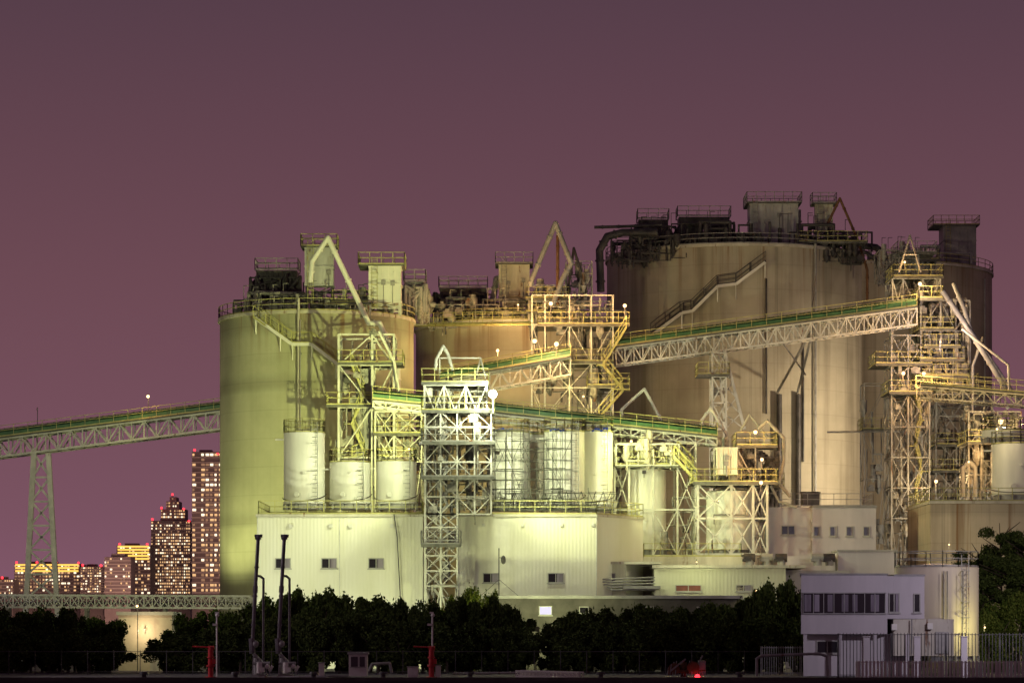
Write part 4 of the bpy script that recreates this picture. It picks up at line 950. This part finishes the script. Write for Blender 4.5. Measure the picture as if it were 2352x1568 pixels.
b=B().box(X(1530,D),X(1622,D),D-.7,D+.8,0,.2); b.beam(W(1600,1530,D),W(1614,1504,D),.08); b.beam(W(1540,1540,D-.6),W(1575,1512,D-.6),.1); b.box(X(1604,D),X(1620,D),D-.4,D+.4,.3,1.2)
for k in range(14): b.beam(W(1532+6.3*k,1550,D-.6),W(1536+6*k,1515+R_.uniform(0,22),D+R_.uniform(-.6,.6)),.05)
part(T,'frame',b,GALV)
part(T,'light',B().sph(W(1602,1553,D-.85),.16,8,6),E_RED)
# ---------------------------------------------------------------- lamps and added floodlights
T=thing('floodlight',"intensely bright floodlight on the transfer tower",'floodlight',W(1132,950,231.5)); c=W(1132,905,231.5)
b=B(); b.beam(W(1132,950,232),c+Vector((0,.5,0)),.12); b.tube(c+Vector((0,.2,0)),c+Vector((0,.5,0)),.3,.2,16); part(T,'bracket',b,DARK)
part(T,'bulb',B().sph(c,.32,20,12),E_WHITE,True)
light(T,c+Vector((.4,-1.8,0)),6000,(.95,1.,.62),.4)
def added_flood(px,pz,d,power,c,aim,ang=110,rad=.3,x=None,name='added_light_pole',label="added pole floodlight throwing fill light on the plant"):  # invented pole light, placed where the plant needs more light
    x=X(px,d) if x is None else x; T=thing(name,label,'floodlight',(x,d,0),"added pole floodlights")
    part(T,'pole',B().tube((x,d,0),(x,d,pz-.3),.08),GALV); part(T,'head',B().box(x-.3,x+.3,d-.3,d-.1,pz-.2,pz+.2),DARK)
    light(T,Vector((x,d+.2,pz)),power,c,rad,ang,aim)
def added_towerflood(px,py,d,power,c,aim,ang=90,rad=.25):  # invented light head on steelwork, added to brighten what it aims at
    p=W(px,py,d); T=thing('added_tower_light',"added fill light head clamped to steelwork",'floodlight',p,"added tower lights"); u=(Vector(aim)-p).normalized()
    b=B().beam(p-u*.35,p-u*.1,.3,.25).beam(p-u*.35,p-u*.35-Vector((0,0,.5)),.06); part(T,'head',b,DARK)
    light(T,p,power,c,rad,ang,aim)
GY=(.95,1.,.46); OR=(1.,.55,.2)
added_flood(0,22,196,33000,(.95,1.,.47),W(900,1050,250),75,.8,x=-46,name='added_light_mast',label="added out of view mast lighting the plant")  # out of frame, added for even light on buildings and tanks
added_flood(0,20,196,26000,(1,.97,.88),W(100,1000,290),36,.8,x=-47.5,name='added_light_mast',label="added out of view mast lighting the plant")  # unseen, added to brighten the left conveyor and trestle
added_flood(0,14,184,11000,(.95,.78,.88),Vector((-4,198,0)),80,.8,x=-42,name='added_light_mast',label="added out of view mast lighting the plant")  # unseen, added to lift the hedge and quay surface
added_flood(0,20,184,12000,(1.,.86,.78),W(1900,1250,240),70,.8,x=45,name='added_light_mast',label="added out of view mast lighting the plant")  # unseen mast added for warm light from the right front
added_flood(0,9,179,5000,(.9,.8,.96),Vector((25,197,3)),90,.5,x=34.5,name='added_light_mast',label="added out of view mast lighting the control building")  # added out of view to brighten the control building front
added_flood(0,6,255,16000,(1.,.86,.62),Vector((24,304,22)),75,.5,x=50,name='added_light_mast',label="added out of view mast washing the brown silo")  # added beyond the frame as a wash on the brown silo
added_flood(0,20,292,24000,(1.,.78,.5),Vector((35,308,18)),120,.6,x=45.5,name='added_light_mast',label="added light mast grazing the brown silo edge")  # added to make the bright strip along the silo edge
added_flood(560,3.5,222,3600,(.98,1,.78),W(700,1280,236),130)  # this and the next two are added behind bushes for the white walls
added_flood(880,3.2,222,2200,GY,W(850,1280,236),130)
added_flood(1230,3.2,222,3200,GY,W(1220,1250,236),130)
added_flood(380,5.3,262,6500,(.95,.98,.4),W(560,900,272),100)  # added low light for the left of the pale silo
added_flood(1575,12.,258,6500,(1.,.87,.6),W(1700,850,304),110)  # added behind the tank frames to light the brown silo
added_towerflood(960,960,236,27000,(.96,1.,.34),W(700,820,268),80)  # added to light the pale silo from the right
added_towerflood(960,1020,230,5600,(.95,1.,.55),W(740,1090,240),88)  # this and the next are added to brighten the roof tanks
added_towerflood(1146,1040,229.5,6400,(.95,1.,.55),W(1380,1080,241),96)
added_flood(1100,16.,262,6500,(1.,.85,.36),W(1100,800,290),110)  # added pole light for the beige silo wall
added_towerflood(1480,1085,238,1200,GY,W(1500,1150,248),120)
lamp(1265,697,265,1100,OR,.3); lamp(1228,783,263,1000,OR,.32); lamp(1278,790,263,1100,(1,.65,.3),.34); lamp(1143,805,277,2600,OR,.24,pole=1.)
lamp(1435,702,265,800,OR,.28,pole=1.6); lamp(1340,910,265,700,(1,.75,.25),.15,pole=.3); lamp(1190,700,286,1100,OR,.14,pole=.6)
lamp(2113,652,271,1000,(1,.66,.33),.3); lamp(2078,602,274,250,OR,.18); lamp(2075,857,267.5,1200,OR,.28); lamp(2122,857,267.5,1200,OR,.3)
lamp(2160,785,266,1400,(1,.74,.68),.14); lamp(2150,1105,269,1100,(1,.68,.3),.26); lamp(2298,968,259,1800,(1,.68,.3),.4); lamp(2290,985,247,200,(1,.75,.4),.15); lamp(2225,1060,260,600,OR,.14)
lamp(1735,992,245.5,450,OR,.28); lamp(1750,1055,242.5,450,OR,.24); lamp(1748,1108,241.5,450,OR,.26); lamp(1450,1013,245,500,(.95,1,.35),.18); lamp(1650,1150,240.5,300,GY,.08,pole=.2); lamp(1540,1035,244,400,(1.,.95,.3),.12)
lamp(940,1030,250,350,(1,.75,.4),.2); lamp(340,910,288,200,OR,.26,pole=1.4); lamp(85,940,289,0,OR,.1,mat=GALV,pole=1.8)
lamp(315,1391,222,60,(1,.8,.5),.16,label="quay street lamp beside the gatehouse",pole=5); lamp(1738,1358,230,350,(1,.85,.4),.26); lamp(332,1445,223.6,230,(1,.72,.4),.1,pole=.3,ldy=-.7)
lamp(2262,1440,205,260,(1,.88,.3),.1,pole=.3); lamp(1600,1290,236,250,GY,.08,pole=.2)  # the last one is added as ambient light for the low building
lamp(2180,1250,238,350,(1,.8,.45),.1,pole=.3); lamp(1100,1395,220.5,260,(1.,.9,.3),.1,pole=.3)
